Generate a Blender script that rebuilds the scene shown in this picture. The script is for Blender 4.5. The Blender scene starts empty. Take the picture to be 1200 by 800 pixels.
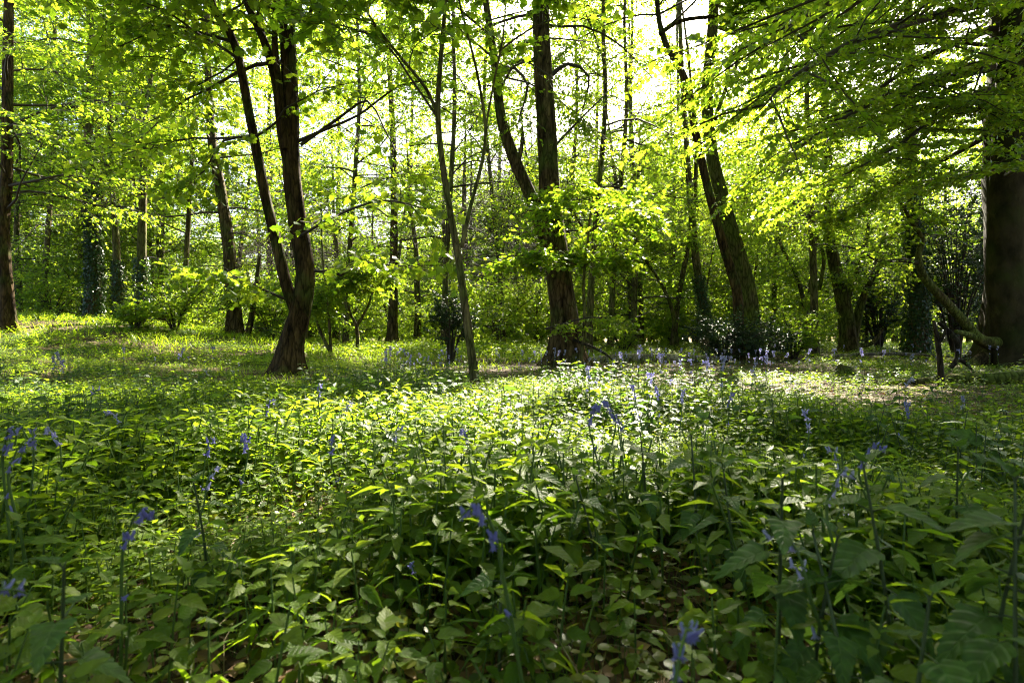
import bpy, math, random
import numpy as np
from mathutils import Vector, Matrix

R = math.radians
rng = np.random.default_rng(7)
random.seed(7)
scene = bpy.context.scene
COL = scene.collection

# ------------------------------------------------------------------ camera model
F, CZ = 650.0, 0.55            # focal length in photo pixels (1200 wide), camera height


def at(px, py, d):
    """point seen at photo pixel px,py at depth d"""
    return np.array([(px - 600.0) / F * d, d, CZ + (400.0 - py) / F * d])


SUN_AZ, SUN_EL = R(18.0), R(38.0)
SUN = np.array([math.sin(SUN_AZ) * math.cos(SUN_EL), math.cos(SUN_AZ) * math.cos(SUN_EL), math.sin(SUN_EL)])


def hash2(ix, iy, s):
    n = (ix.astype(np.int64) * 374761393 + iy.astype(np.int64) * 668265263 + s * 974634717) & 0xFFFFFFFF
    n = ((n ^ (n >> 13)) * 1274126177) & 0xFFFFFFFF
    return ((n ^ (n >> 16)) & 0xFFFFFF) / float(0xFFFFFF)


def vnoise(x, y, s=0):
    x = np.asarray(x, float); y = np.asarray(y, float)
    ix, iy = np.floor(x), np.floor(y)
    fx, fy = x - ix, y - iy
    fx, fy = fx * fx * (3 - 2 * fx), fy * fy * (3 - 2 * fy)
    a, b = hash2(ix, iy, s), hash2(ix + 1, iy, s)
    c, d = hash2(ix, iy + 1, s), hash2(ix + 1, iy + 1, s)
    return (a * (1 - fx) + b * fx) * (1 - fy) + (c * (1 - fx) + d * fx) * fy


def sstep(a, b, v):
    t = np.clip((v - a) / (b - a), 0, 1)
    return t * t * (3 - 2 * t)


def height(x, y):
    x = np.asarray(x, float); y = np.asarray(y, float)
    h = 0.36 * sstep(9, 26, y)
    h = h + 0.86 * sstep(-3.0, -14.0, x - 0.15 * (y - 14)) * np.exp(-((y - 16.5) / 5.5) ** 2)
    h = h + 0.45 * sstep(-6, -22, x) * sstep(4, 14, y) * np.exp(-((y - 14) / 9) ** 2)
    near = np.exp(-(x * x + y * y) / 900.0)
    h = h + near * (0.06 * (vnoise(x * 0.45, y * 0.45, 1) - 0.5) + 0.035 * (vnoise(x * 1.7, y * 1.7, 2) - 0.5))
    return h


def gz(x, y):
    return float(height(x, y))


# patches of the wood floor the sun reaches, (cx, cy, rx, ry, strength) in photo pixels on the plane of the plant tops
PATCH = [(430, 512, 210, 34, 1.0), (610, 480, 220, 30, 1.0), (150, 460, 280, 9, 1.0), (350, 474, 110, 9, .9), (800, 446, 230, 15, 1.0), (70, 548, 90, 22, 1.0), (650, 525, 110, 22, 1.0),
         (430, 632, 90, 30, 1.0), (245, 560, 60, 22, 1.0), (610, 600, 80, 18, .8), (945, 562, 50, 16, 1.0), (740, 545, 60, 16, .8), (950, 640, 60, 18, .9), (760, 618, 40, 12, .8), (1180, 503, 30, 8, 1.0),
         (700, 430, 260, 5, 1.0), (66, 448, 50, 12, 1.0), (130, 612, 50, 14, .7), (1010, 436, 120, 4, 1.0), (500, 700, 50, 18, .8), (100, 745, 50, 14, .5), (870, 490, 90, 12, .7), (560, 560, 50, 12, .8), (330, 690, 40, 16, .7)]


def lit(gx, gy, cs=1.0, pc=1.0):
    gys = np.maximum(gy, 0.2)
    py = 400 + F * 0.36 / gys
    px = 600 + F * gx / gys
    op = .17 * sstep(8, 13, gys)
    m = 0.9 * sstep(0.66 - op, 0.76 - op, vnoise(gx * 1.1 + 3, gy * 1.1, 11)) + 0.5 * sstep(0.62, 0.7, vnoise(gx * 2.9, gy * 2.9, 12))
    dark = sstep(900, 1050, px) * sstep(420, 470, py)
    m = cs * m * (1 - 0.8 * dark) * (.3 + .7 * sstep(1.2, 3, gys))
    w = 0.35 * (vnoise(gx * 1.9, gy * 1.9, 13) - 0.5) + 0.4 * (vnoise(gx * 5, gy * 5, 14) - 0.5)
    for cx, cy, rx, ry, s in PATCH:
        q = ((px - cx) / rx) ** 2 + ((py - cy) / ry) ** 2
        m = np.maximum(m, s * pc * sstep(1.35, 1.0, q + 1.6 * w))
    # the sunny bank and the glade behind
    far = sstep(9.5, 11, gy) * sstep(26, 20, gy) * sstep(-17, -13, gx) * sstep(4, 1.0, gx)
    far = far * (1 - .95 * sstep(.25, 0, np.abs(gy - 12.6 - .12 * gx) / 6) * sstep(-3.5, -6, gx))
    m = np.maximum(m, pc * far * sstep(0.28, 0.44, vnoise(gx * .45, gy * .45, 15)))
    m = np.where(gy < 0.25, 0.2 * sstep(.6, .7, vnoise(gx * 1.3, gy * 1.3, 16)), m)
    return np.clip(m, 0, 0.99)


# ------------------------------------------------------------------ mesh collecting
class MB:
    def __init__(self):
        self.v, self.f, self.n, self.uv, self.mi = [], [], [], [], []
        self.base = 0

    def add(self, V, faces, uv=None, mi=0):
        """V (n,3); faces: array (m,k); uv (n,2) per vertex"""
        V = np.asarray(V, np.float32).reshape(-1, 3)
        faces = np.asarray(faces, np.int64)
        self.v.append(V)
        self.f.append((faces + self.base).ravel())
        self.n.append(np.full(len(faces), faces.shape[1], np.int32))
        self.mi.append(np.full(len(faces), mi, np.int32))
        if uv is None:
            uv = np.zeros((len(V), 2), np.float32)
        self.uv.append(np.asarray(uv, np.float32))
        self.base += len(V)

    def mesh(self, name, mats, smooth=True, uvs=False):
        V = np.concatenate(self.v); L = np.concatenate(self.f).astype(np.int32); n = np.concatenate(self.n)
        me = bpy.data.meshes.new(name)
        me.vertices.add(len(V)); me.vertices.foreach_set('co', V.ravel())
        me.loops.add(len(L)); me.loops.foreach_set('vertex_index', L)
        me.polygons.add(len(n))
        me.polygons.foreach_set('loop_start', (np.cumsum(n) - n).astype(np.int32))
        me.polygons.foreach_set('material_index', np.concatenate(self.mi))
        me.polygons.foreach_set('use_smooth', np.full(len(n), smooth, bool))
        if uvs:
            l = me.uv_layers.new(name='UVMap')
            l.data.foreach_set('uv', np.concatenate(self.uv)[L].ravel())
        me.update(calc_edges=True)
        for m in (mats if isinstance(mats, (list, tuple)) else [mats]):
            me.materials.append(m)
        return me


def link(name, me, parent=None):
    o = bpy.data.objects.new(name, me)
    COL.objects.link(o)
    if parent is not None:
        o.parent = parent
    return o


def tag(o, label=None, cat=None, group=None, kind=None):
    if label: o['label'] = label
    if cat: o['category'] = cat
    if group: o['group'] = group
    if kind: o['kind'] = kind
    return o


def thing(name, loc, label, cat, group=None):
    o = bpy.data.objects.new(name, None)
    o.empty_display_size = 0.1
    COL.objects.link(o)
    o.location = [float(c) for c in loc]
    return tag(o, label, cat, group)


def copy_tree(root, loc, rotz, scale, label, group=None):
    r = root.copy(); COL.objects.link(r)
    r.location = [float(c) for c in loc]
    r.rotation_euler = (0, 0, rotz); r.scale = (scale, scale, scale)
    r['label'] = label
    if group: r['group'] = group
    for ch in root.children:
        c = ch.copy(); COL.objects.link(c); c.parent = r
        for g in ch.children:
            d = g.copy(); COL.objects.link(d); d.parent = c
    return r


def nrm(v):
    v = np.asarray(v, float)
    return v / np.maximum(np.linalg.norm(v, axis=-1, keepdims=True), 1e-9)


def resample(pts, rad, step):
    """Catmull-Rom through pts with radii"""
    P = np.asarray(pts, float); rad = np.asarray(rad, float)
    Q = np.vstack([2 * P[0] - P[1], P, 2 * P[-1] - P[-2]])
    out, ro = [], []
    for i in range(len(P) - 1):
        p0, p1, p2, p3 = Q[i:i + 4]
        n = max(2, int(np.linalg.norm(p2 - p1) / step))
        for k in range(n):
            t = k / n
            out.append(0.5 * (2 * p1 + (p2 - p0) * t + (2 * p0 - 5 * p1 + 4 * p2 - p3) * t * t + (3 * p1 - p0 - 3 * p2 + p3) * t ** 3))
            ro.append(rad[i] * (1 - t) + rad[i + 1] * t)
    out.append(P[-1]); ro.append(rad[-1])
    return np.array(out), np.array(ro)


def tube(mb, pts, rad, sides=8, rmod=None, cap=True, mi=0):
    P = np.asarray(pts, float); n = len(P)
    T = nrm(np.gradient(P, axis=0))
    ref = np.array([0.0, 1.0, 0.0]) if abs(T[0][1]) < 0.8 else np.array([1.0, 0, 0])
    u = nrm(np.cross(T[0], ref)); U = [u]
    for i in range(1, n):
        u = U[-1] - T[i] * np.dot(U[-1], T[i]); U.append(nrm(u))
    U = np.array(U); W = np.cross(T, U)
    th = np.linspace(0, 2 * np.pi, sides, endpoint=False)
    rr = np.asarray(rad, float)[:, None] * np.ones((1, sides))
    if rmod is not None:
        rr = rr * rmod(th[None, :], P)
    V = P[:, None, :] + rr[..., None] * (np.cos(th)[None, :, None] * U[:, None, :] + np.sin(th)[None, :, None] * W[:, None, :])
    i = np.arange(n - 1)[:, None] * sides; j = np.arange(sides)[None, :]; k = (j + 1) % sides
    Fq = np.stack([i + j, i + k, i + sides + k, i + sides + j], -1).reshape(-1, 4)
    Vf = V.reshape(-1, 3)
    uv = np.stack([np.repeat(np.linspace(0, 1, n), sides), np.tile(th / 6.283, n)], -1)
    mb.add(Vf, Fq, uv, mi)
    if cap:
        c = len(Vf)
        mb.add(np.vstack([V[-1], P[-1][None]]), np.stack([np.arange(sides), (np.arange(sides) + 1) % sides, np.full(sides, sides)], -1), None, mi)


def prisms(mb, A, B, ra, rb, mi=0):
    """many thin three sided twigs A->B"""
    A = np.asarray(A, float); B = np.asarray(B, float); N = len(A)
    if N == 0: return
    T = nrm(B - A)
    ref = np.where(np.abs(T[:, 2:3]) > 0.8, np.array([[1.0, 0, 0]]), np.array([[0, 0, 1.0]]))
    U = nrm(np.cross(T, ref)); W = np.cross(T, U)
    ang = np.array([0, 2.094, 4.189])
    ring = np.cos(ang)[None, :, None] * U[:, None] + np.sin(ang)[None, :, None] * W[:, None]
    V = np.concatenate([A[:, None] + ring * np.reshape(ra, (-1, 1, 1)), B[:, None] + ring * np.reshape(rb, (-1, 1, 1))], 1)
    f = np.array([[0, 1, 4, 3], [1, 2, 5, 4], [2, 0, 3, 5]])
    Fq = (np.arange(N)[:, None, None] * 6 + f[None]).reshape(-1, 4)
    mb.add(V.reshape(-1, 3), Fq, None, mi)


# ------------------------------------------------------------------ leaf templates: verts (x along, y across, z up), tris/quads, uv
def tmpl(verts, faces):
    v = np.array(verts, float)
    uv = np.stack([v[:, 0], v[:, 1] * 1.0 + 0.5], -1)
    return v, np.array(faces), uv


T_OVATE = tmpl([(0, 0, 0), (.42, .30, .07), (1, 0, -.06), (.42, -.30, .07), (.5, 0, 0)],
               [(0, 4, 1), (4, 2, 1), (0, 3, 4), (3, 2, 4)])
T_DIAM = tmpl([(0, 0, 0), (.45, .31, .06), (1, 0, -.05), (.45, -.31, .06)], [(0, 2, 1), (0, 3, 2)])
_o = [(0, 0), (.02, .30), (.22, .26), (.36, .50), (.50, .24), (.68, .30), (1.0, 0)]
_mv = [(x, y, .05 * abs(y) * 2) for x, y in _o] + [(x, -y, .05 * abs(y) * 2) for x, y in _o[1:-1]] + [(.34, 0, 0)]
_ring = [0, 1, 2, 3, 4, 5, 6, 11, 10, 9, 8, 7]
T_MAPLE = tmpl(_mv, [(12, _ring[(i + 1) % 12], _ring[i]) for i in range(12)])


def blade(n, w, half, droop, fold, tooth=0.0, across=1, shape='lance'):
    """detailed leaf: n cells along, across cells per half"""
    V, Fc = [], []
    m = 2 * across + 1
    for i in range(n + 1):
        t = i / n
        if shape == 'heart':
            wd = w * (1 - t) ** 0.8 * (min(1, (t + 0.02) / 0.13)) ** 0.6 * 1.12 + 0.003
        else:
            wd = w * 1.18 * (math.sin(math.pi * min(1, t ** 0.62)) ** 0.95 * (1 - t) ** .22 if 0 < t < 1 else 0) + 0.002
        tt = 1 + tooth * (0.9 if i % 2 else -0.9)
        for j in range(m):
            s = (j - across) / across
            e = tt if abs(s) > 0.99 else 1
            x = t - (0.10 * abs(s) * (0.6 if shape == 'heart' else 0.0) * (1 - t)) + (0.03 if abs(s) > .99 and i % 2 else 0)
            z = -droop * t * t + fold * abs(s) * wd * (1.2 if abs(s) < .99 else 1.0) + 0.012 * math.sin(t * 21) * abs(s)
            V.append((x, s * wd * e, z))
    for i in range(n):
        for j in range(m - 1):
            a = i * m + j
            Fc.append((a, a + m, a + m + 1, a + 1))
    v = np.array(V)
    uv = np.array([(i / n, 0.5 + 0.5 * (j - across) / across) for i in range(n + 1) for j in range(m)])
    return v, np.array(Fc), uv


T_MERC = blade(9, .24, 1, .24, .28, .09, 1)
T_MERCLO = blade(3, .21, 1, .25, .25, 0, 1)
T_NETTLE = blade(20, .33, 1, .22, .22, .08, 2, 'heart')
T_BROAD = blade(8, .30, 1, .25, .2, .0, 2)
T_ROUND = tmpl([(0, 0, 0), (.12, .36, .05), (.5, .48, .1), (.85, .32, .05), (1, 0, 0), (.85, -.32, .05), (.5, -.48, .1), (.12, -.36, .05)],
               [(0, 4, 3, 2), (0, 2, 1, 0), (0, 6, 5, 4), (0, 0, 7, 6)])
T_ROUND = (T_ROUND[0], np.array([(0, 2, 1), (0, 3, 2), (0, 4, 3), (0, 5, 4), (0, 6, 5), (0, 7, 6)]), T_ROUND[2])


def stamp(mb, T, P, A, N, S, mi=0, wid=None):
    """many copies of template T: positions P, axis A, up N, size S"""
    v, f, uv = T
    P = np.asarray(P, float); K = len(P)
    if K == 0: return
    A = nrm(A); Y = nrm(np.cross(N, A)); Z = np.cross(A, Y)
    S = np.broadcast_to(np.asarray(S, float), (K,))
    wy = S if wid is None else S * wid
    V = (P[:, None] + v[None, :, 0:1] * (A * S[:, None])[:, None] + v[None, :, 1:2] * (Y * wy[:, None])[:, None] + v[None, :, 2:3] * (Z * S[:, None])[:, None])
    Fx = (np.arange(K)[:, None, None] * len(v) + f[None]).reshape(-1, f.shape[1])
    mb.add(V.reshape(-1, 3), Fx, np.tile(uv, (K, 1)), mi)


# ------------------------------------------------------------------ materials
def nodes(name):
    m = bpy.data.materials.new(name); m.use_nodes = True
    nt = m.node_tree; nt.nodes.clear()
    out = nt.nodes.new('ShaderNodeOutputMaterial')
    return m, nt, out, lambda t: nt.nodes.new('ShaderNode' + t), nt.links.new


def ramp(n, stops):
    r = n('ValToRGB'); e = r.color_ramp.elements
    while len(e) < len(stops): e.new(0.5)
    for el, (p, c) in zip(e, stops):
        el.position = p; el.color = (*c, 1)
    return r


def leaf_mat(name, refl, trans, tfac=0.5, rough=0.42, veins=0.0, spec=0.35, vein_n=7.0):
    m, nt, out, n, l = nodes(name)
    g = n('NewGeometry'); oi = n('ObjectInfo')
    mx = n('Math'); mx.operation = 'MULTIPLY_ADD'; mx.inputs[1].default_value = 0.8
    o2 = n('Math'); o2.operation = 'MULTIPLY'; o2.inputs[1].default_value = 0.2
    l(oi.outputs['Random'], o2.inputs[0]); l(g.outputs['Random Per Island'], mx.inputs[0]); l(o2.outputs[0], mx.inputs[2])
    k = len(refl) - 1
    r1 = ramp(n, [(i / k, c) for i, c in enumerate(refl)])
    k = len(trans) - 1
    r2 = ramp(n, [(i / k, c) for i, c in enumerate(trans)])
    l(mx.outputs[0], r1.inputs[0]); l(mx.outputs[0], r2.inputs[0])
    p = n('BsdfPrincipled'); p.inputs['Roughness'].default_value = rough
    p.inputs['Specular IOR Level'].default_value = spec
    t = n('BsdfTranslucent'); mix = n('MixShader'); mix.inputs[0].default_value = tfac
    l(p.outputs[0], mix.inputs[1]); l(t.outputs[0], mix.inputs[2]); l(mix.outputs[0], out.inputs[0])
    c1, c2 = r1.outputs[0], r2.outputs[0]
    if veins:
        uv = n('UVMap'); sx = n('SeparateXYZ'); l(uv.outputs[0], sx.inputs[0])
        a = n('Math'); a.operation = 'SUBTRACT'; a.inputs[1].default_value = 0.5; l(sx.outputs[1], a.inputs[0])
        ab = n('Math'); ab.operation = 'ABSOLUTE'; l(a.outputs[0], ab.inputs[0])
        s = n('Math'); s.operation = 'MULTIPLY_ADD'; s.inputs[1].default_value = -0.42; l(ab.outputs[0], s.inputs[0]); l(sx.outputs[0], s.inputs[2])
        fr = n('Math'); fr.operation = 'MULTIPLY'; fr.inputs[1].default_value = vein_n; l(s.outputs[0], fr.inputs[0])
        pp = n('Math'); pp.operation = 'PINGPONG'; pp.inputs[1].default_value = 0.5; l(fr.outputs[0], pp.inputs[0])
        mid = n('MapRange'); mid.inputs[1].default_value = 0.0; mid.inputs[2].default_value = 0.05; mid.inputs[3].default_value = 0; mid.inputs[4].default_value = 1
        l(ab.outputs[0], mid.inputs[0])
        sv = n('MapRange'); sv.interpolation_type = 'SMOOTHSTEP'; sv.inputs[1].default_value = 0.0; sv.inputs[2].default_value = 0.3; l(pp.outputs[0], sv.inputs[0])
        mn = n('Math'); mn.operation = 'MINIMUM'; l(mid.outputs[0], mn.inputs[0]); l(sv.outputs[0], mn.inputs[1])
        b = n('Bump'); b.inputs['Strength'].default_value = veins; b.inputs['Distance'].default_value = 0.002
        l(mn.outputs[0], b.inputs['Height']); l(b.outputs[0], p.inputs['Normal'])
        inv = n('Math'); inv.operation = 'SUBTRACT'; inv.inputs[0].default_value = 1; l(mn.outputs[0], inv.inputs[1])
        iv = n('Math'); iv.operation = 'MULTIPLY'; iv.inputs[1].default_value = 0.18; l(inv.outputs[0], iv.inputs[0])
        mc = n('MixRGB'); l(iv.outputs[0], mc.inputs[0]); l(c1, mc.inputs[1]); mc.inputs[2].default_value = (0.16, 0.24, 0.07, 1)
        c1 = mc.outputs[0]
    if veins:
        tc = n('TexCoord'); nz = n('TexNoise'); nz.inputs['Scale'].default_value = 90; nz.inputs['Detail'].default_value = 3; l(tc.outputs['Object'], nz.inputs[0])
        mr = n('MapRange'); mr.inputs[1].default_value = .35; mr.inputs[2].default_value = .7; mr.inputs[3].default_value = .7; mr.inputs[4].default_value = 1.35; l(nz.outputs[0], mr.inputs[0])
        mm = n('MixRGB'); mm.blend_type = 'MULTIPLY'; mm.inputs[0].default_value = 1; l(c1, mm.inputs[1]); l(mr.outputs[0], mm.inputs[2]); c1 = mm.outputs[0]
    l(c1, p.inputs['Base Color']); l(c2, t.inputs['Color'])
    return m


def bark_mat(name, dark, light, moss=0.3, mosscol=(0.07, 0.10, 0.02), scale=9.0, stretch=0.22, bump=1.0, cracks=.9):
    m, nt, out, n, l = nodes(name)
    tc = n('TexCoord'); mp = n('Mapping'); mp.inputs['Scale'].default_value = (1, 1, stretch); l(tc.outputs['Object'], mp.inputs[0])
    nz = n('TexNoise'); nz.inputs['Scale'].default_value = scale; nz.inputs['Detail'].default_value = 7; nz.inputs['Roughness'].default_value = 0.62
    l(mp.outputs[0], nz.inputs[0])
    vo = n('TexVoronoi'); vo.feature = 'DISTANCE_TO_EDGE'; vo.inputs['Scale'].default_value = scale * 1.6
    mw = n('MixRGB'); mw.inputs[0].default_value = 0.12; l(mp.outputs[0], mw.inputs[1]); l(nz.outputs['Color'], mw.inputs[2]); l(mw.outputs[0], vo.inputs[0])
    r = ramp(n, [(0.36, dark), (0.62, light)]); l(nz.outputs[0], r.inputs[0])
    n2 = n('TexNoise'); n2.inputs['Scale'].default_value = 1.7; n2.inputs['Detail'].default_value = 6; l(tc.outputs['Object'], n2.inputs[0])
    mr = n('MapRange'); mr.inputs[1].default_value = 0.62 - moss * 0.35; mr.inputs[2].default_value = 0.78 - moss * 0.2; l(n2.outputs[0], mr.inputs[0])
    mf = n('Math'); mf.operation = 'MULTIPLY'; mf.inputs[1].default_value = 0.85; l(mr.outputs[0], mf.inputs[0])
    mc = n('MixRGB'); l(mf.outputs[0], mc.inputs[0]); l(r.outputs[0], mc.inputs[1]); mc.inputs[2].default_value = (*mosscol, 1)
    n4 = n('TexNoise'); n4.inputs['Scale'].default_value = 4.5; n4.inputs['Detail'].default_value = 5; n4.inputs['Roughness'].default_value = .7; l(mp.outputs[0], n4.inputs[0])
    lf = n('MapRange'); lf.inputs[1].default_value = .56; lf.inputs[2].default_value = .68; lf.inputs[4].default_value = .6; l(n4.outputs[0], lf.inputs[0])
    ml = n('MixRGB'); l(lf.outputs[0], ml.inputs[0]); l(mc.outputs[0], ml.inputs[1]); ml.inputs[2].default_value = (light[0] * 1.7, light[1] * 1.7, light[2] * 1.5, 1); mc = ml
    ck = n('MapRange'); ck.inputs[1].default_value = 0; ck.inputs[2].default_value = .16; ck.inputs[3].default_value = .3; ck.inputs[4].default_value = 1.1; l(vo.outputs['Distance'], ck.inputs[0])
    mk = n('MixRGB'); mk.blend_type = 'MULTIPLY'; mk.inputs[0].default_value = cracks; l(mc.outputs[0], mk.inputs[1]); l(ck.outputs[0], mk.inputs[2]); mc = mk
    hv = n('Math'); hv.operation = 'MULTIPLY_ADD'; hv.inputs[1].default_value = 0.6; l(vo.outputs['Distance'], hv.inputs[0]); l(nz.outputs[0], hv.inputs[2])
    b = n('Bump'); b.inputs['Strength'].default_value = bump; b.inputs['Distance'].default_value = 0.05; l(hv.outputs[0], b.inputs['Height'])
    p = n('BsdfPrincipled'); p.inputs['Roughness'].default_value = 0.9; p.inputs['Specular IOR Level'].default_value = 0.08
    l(mc.outputs[0], p.inputs['Base Color']); l(b.outputs[0], p.inputs['Normal']); l(p.outputs[0], out.inputs[0])
    return m


def plain_mat(name, col, rough=0.6, trans=None, tf=0.3, var=0.0):
    m, nt, out, n, l = nodes(name)
    p = n('BsdfPrincipled'); p.inputs['Base Color'].default_value = (*col, 1); p.inputs['Roughness'].default_value = rough
    p.inputs['Specular IOR Level'].default_value = 0.3
    if var:
        nz = n('TexNoise'); nz.inputs['Scale'].default_value = 60
        r = ramp(n, [(0.3, tuple(c * (1 - var) for c in col)), (0.7, tuple(min(1, c * (1 + var)) for c in col))])
        l(nz.outputs[0], r.inputs[0]); l(r.outputs[0], p.inputs['Base Color'])
    if trans:
        t = n('BsdfTranslucent'); t.inputs['Color'].default_value = (*trans, 1)
        mx = n('MixShader'); mx.inputs[0].default_value = tf
        l(p.outputs[0], mx.inputs[1]); l(t.outputs[0], mx.inputs[2]); l(mx.outputs[0], out.inputs[0])
    else:
        l(p.outputs[0], out.inputs[0])
    return m


M = {}
M['sycamore'] = leaf_mat('sycamore_leaf', [(.03, .075, .012), (.05, .11, .016), (.075, .13, .02)], [(.19, .36, .012), (.34, .50, .018), (.48, .58, .022)], .58)
M['beech'] = leaf_mat('beech_leaf', [(.025, .065, .012), (.045, .10, .015), (.07, .12, .02)], [(.17, .35, .012), (.32, .49, .018), (.46, .57, .022)], .56, .38)
M['wood'] = leaf_mat('far_leaf', [(.03, .07, .012), (.055, .11, .018), (.085, .13, .025)], [(.21, .39, .014), (.36, .53, .02), (.50, .61, .03)], .58, .45)
M['holly'] = leaf_mat('holly_leaf', [(.012, .03, .012), (.02, .045, .015), (.03, .06, .016)], [(.03, .07, .012), (.05, .10, .014)], .18, .45)
M['ivy'] = leaf_mat('ivy_leaf', [(.012, .032, .012), (.02, .05, .014), (.035, .07, .018)], [(.04, .09, .012), (.06, .12, .014)], .2, .35)
M['mercury'] = leaf_mat('mercury_leaf', [(.032, .07, .006), (.056, .10, .007), (.095, .13, .009)], [(.15, .31, .012), (.26, .42, .014), (.40, .50, .018)], .45, .5, .4, .16)
M['young'] = leaf_mat('young_herb_leaf', [(.07, .12, .010), (.11, .16, .014)], [(.28, .45, .014), (.42, .55, .02)], .48, .46, .3, .25)
M['nettle'] = leaf_mat('nettle_leaf', [(.026, .065, .012), (.042, .09, .014)], [(.09, .18, .02), (.14, .25, .024)], .32, .5, .5, .25, 6.0)
M['groundherb'] = leaf_mat('low_herb_leaf', [(.04, .075, .010), (.08, .11, .012), (.14, .14, .018)], [(.16, .24, .014), (.32, .34, .02), (.45, .38, .03)], .4, .42)
M['grass'] = leaf_mat('grass_blade', [(.04, .10, .010), (.07, .13, .012), (.11, .15, .016)], [(.25, .45, .012), (.40, .57, .016), (.52, .63, .02)], .55, .45)
M['litter'] = leaf_mat('dead_leaf', [(.05, .028, .015), (.12, .065, .03), (.22, .13, .06), (.30, .20, .11)], [(.12, .05, .015), (.2, .1, .03)], .2, .6)
M['straw'] = leaf_mat('dry_stalk', [(.12, .09, .04), (.24, .19, .09), (.2, .2, .07)], [(.2, .15, .06), (.2, .15, .06)], .1, .6)
M['stem'] = plain_mat('green_stem', (.07, .12, .025), .5, (.12, .2, .02), .25)
M['darkstem'] = plain_mat('dark_stem', (.045, .065, .025), .55)
M['bell'] = plain_mat('bluebell_petal', (.22, .21, .52), .55, (.30, .28, .64), .38)
M['palebell'] = plain_mat('pale_sunlit_petal', (.37, .36, .60), .55, (.46, .44, .74), .45)  # paler petal copy; sunlight on the flower heads is put into the colour
M['bark'] = bark_mat('sycamore_bark', (.016, .010, .005), (.085, .053, .025), .3)
M['bark_grey'] = bark_mat('ash_bark', (.024, .016, .008), (.11, .076, .038), .35)
M['bark_beech'] = bark_mat('beech_bark', (.018, .014, .008), (.05, .04, .022), .45, (.035, .045, .012), 5, .5, .25, .1)
M['bark_moss'] = bark_mat('mossy_bark', (.03, .022, .01), (.095, .072, .035), .75, (.10, .13, .022))
M['bark_far'] = bark_mat('slim_bark', (.045, .035, .018), (.15, .115, .06), .6, (.09, .12, .025))  # lightened so the colour carries the sun on distant trunks
M['twig'] = plain_mat('twig_bark', (.045, .034, .024), .8)
M['deadwood'] = bark_mat('dead_wood', (.014, .011, .008), (.05, .04, .03), .2)
M['palewood'] = bark_mat('weathered_wood', (.12, .10, .075), (.28, .24, .18), .1)


def ground_mat():
    m, nt, out, n, l = nodes('wood_floor')
    tc = n('TexCoord')
    vo = n('TexVoronoi'); vo.inputs['Scale'].default_value = 26; vo.inputs['Randomness'].default_value = 1
    nz0 = n('TexNoise'); nz0.inputs['Scale'].default_value = 9; l(tc.outputs['Object'], nz0.inputs[0])
    mw = n('MixRGB'); mw.inputs[0].default_value = 0.06; l(tc.outputs['Object'], mw.inputs[1]); l(nz0.outputs['Color'], mw.inputs[2]); l(mw.outputs[0], vo.inputs[0])
    sp = n('SeparateXYZ'); l(vo.outputs['Color'], sp.inputs[0])
    r = ramp(n, [(0.0, (.022, .013, .008)), (0.4, (.05, .03, .016)), (0.75, (.10, .062, .034)), (1.0, (.19, .13, .08))]); l(sp.outputs[0], r.inputs[0])
    nz = n('TexNoise'); nz.inputs['Scale'].default_value = 0.55; nz.inputs['Detail'].default_value = 6; l(tc.outputs['Object'], nz.inputs[0])
    n3 = n('TexNoise'); n3.inputs['Scale'].default_value = 30; n3.inputs['Detail'].default_value = 4; l(tc.outputs['Object'], n3.inputs[0])
    rg = ramp(n, [(0.3, (.03, .06, .012)), (0.7, (.075, .115, .022))]); l(n3.outputs[0], rg.inputs[0])
    sx = n('SeparateXYZ'); l(tc.outputs['Object'], sx.inputs[0])
    far = n('MapRange'); far.inputs[1].default_value = 14; far.inputs[2].default_value = 34; l(sx.outputs[1], far.inputs[0])
    ad = n('Math'); ad.operation = 'MULTIPLY_ADD'; ad.inputs[1].default_value = 0.35; l(far.outputs[0], ad.inputs[0]); l(nz.outputs[0], ad.inputs[2])
    mr = n('MapRange'); mr.inputs[1].default_value = 0.52; mr.inputs[2].default_value = 0.68; l(ad.outputs[0], mr.inputs[0])
    mc = n('MixRGB'); l(mr.outputs[0], mc.inputs[0]); l(r.outputs[0], mc.inputs[1]); l(rg.outputs[0], mc.inputs[2])
    b = n('Bump'); b.inputs['Strength'].default_value = 0.8; b.inputs['Distance'].default_value = 0.02
    l(vo.outputs['Distance'], b.inputs['Height'])
    p = n('BsdfPrincipled'); p.inputs['Roughness'].default_value = 0.9; p.inputs['Specular IOR Level'].default_value = 0.15
    l(mc.outputs[0], p.inputs['Base Color']); l(b.outputs[0], p.inputs['Normal']); l(p.outputs[0], out.inputs[0])
    return m


# ------------------------------------------------------------------ ground sheet
def build_ground():
    def axis(lo, hi, c):
        t = np.linspace(-1, 1, 281)
        s = np.sign(t) * (12 * np.abs(t) + 600 * np.abs(t) ** 6)
        return s + c * (1 - np.abs(t))
    X, Y = np.meshgrid(axis(0, 0, 0), axis(0, 0, 6.0), indexing='ij')
    Z = height(X, Y)
    V = np.stack([X, Y, Z], -1).reshape(-1, 3)
    n = X.shape[0]
    i = np.arange(n - 1)[:, None] * n; j = np.arange(n - 1)[None]
    Fq = np.stack([i + j, i + n + j, i + n + j + 1, i + j + 1], -1).reshape(-1, 4)
    mb = MB(); mb.add(V, Fq)
    o = link('ground', mb.mesh('ground', ground_mat()))
    tag(o, 'uneven woodland floor of brown leaf litter and moss rising to a low bank', 'ground', kind='structure')


build_ground()


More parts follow.
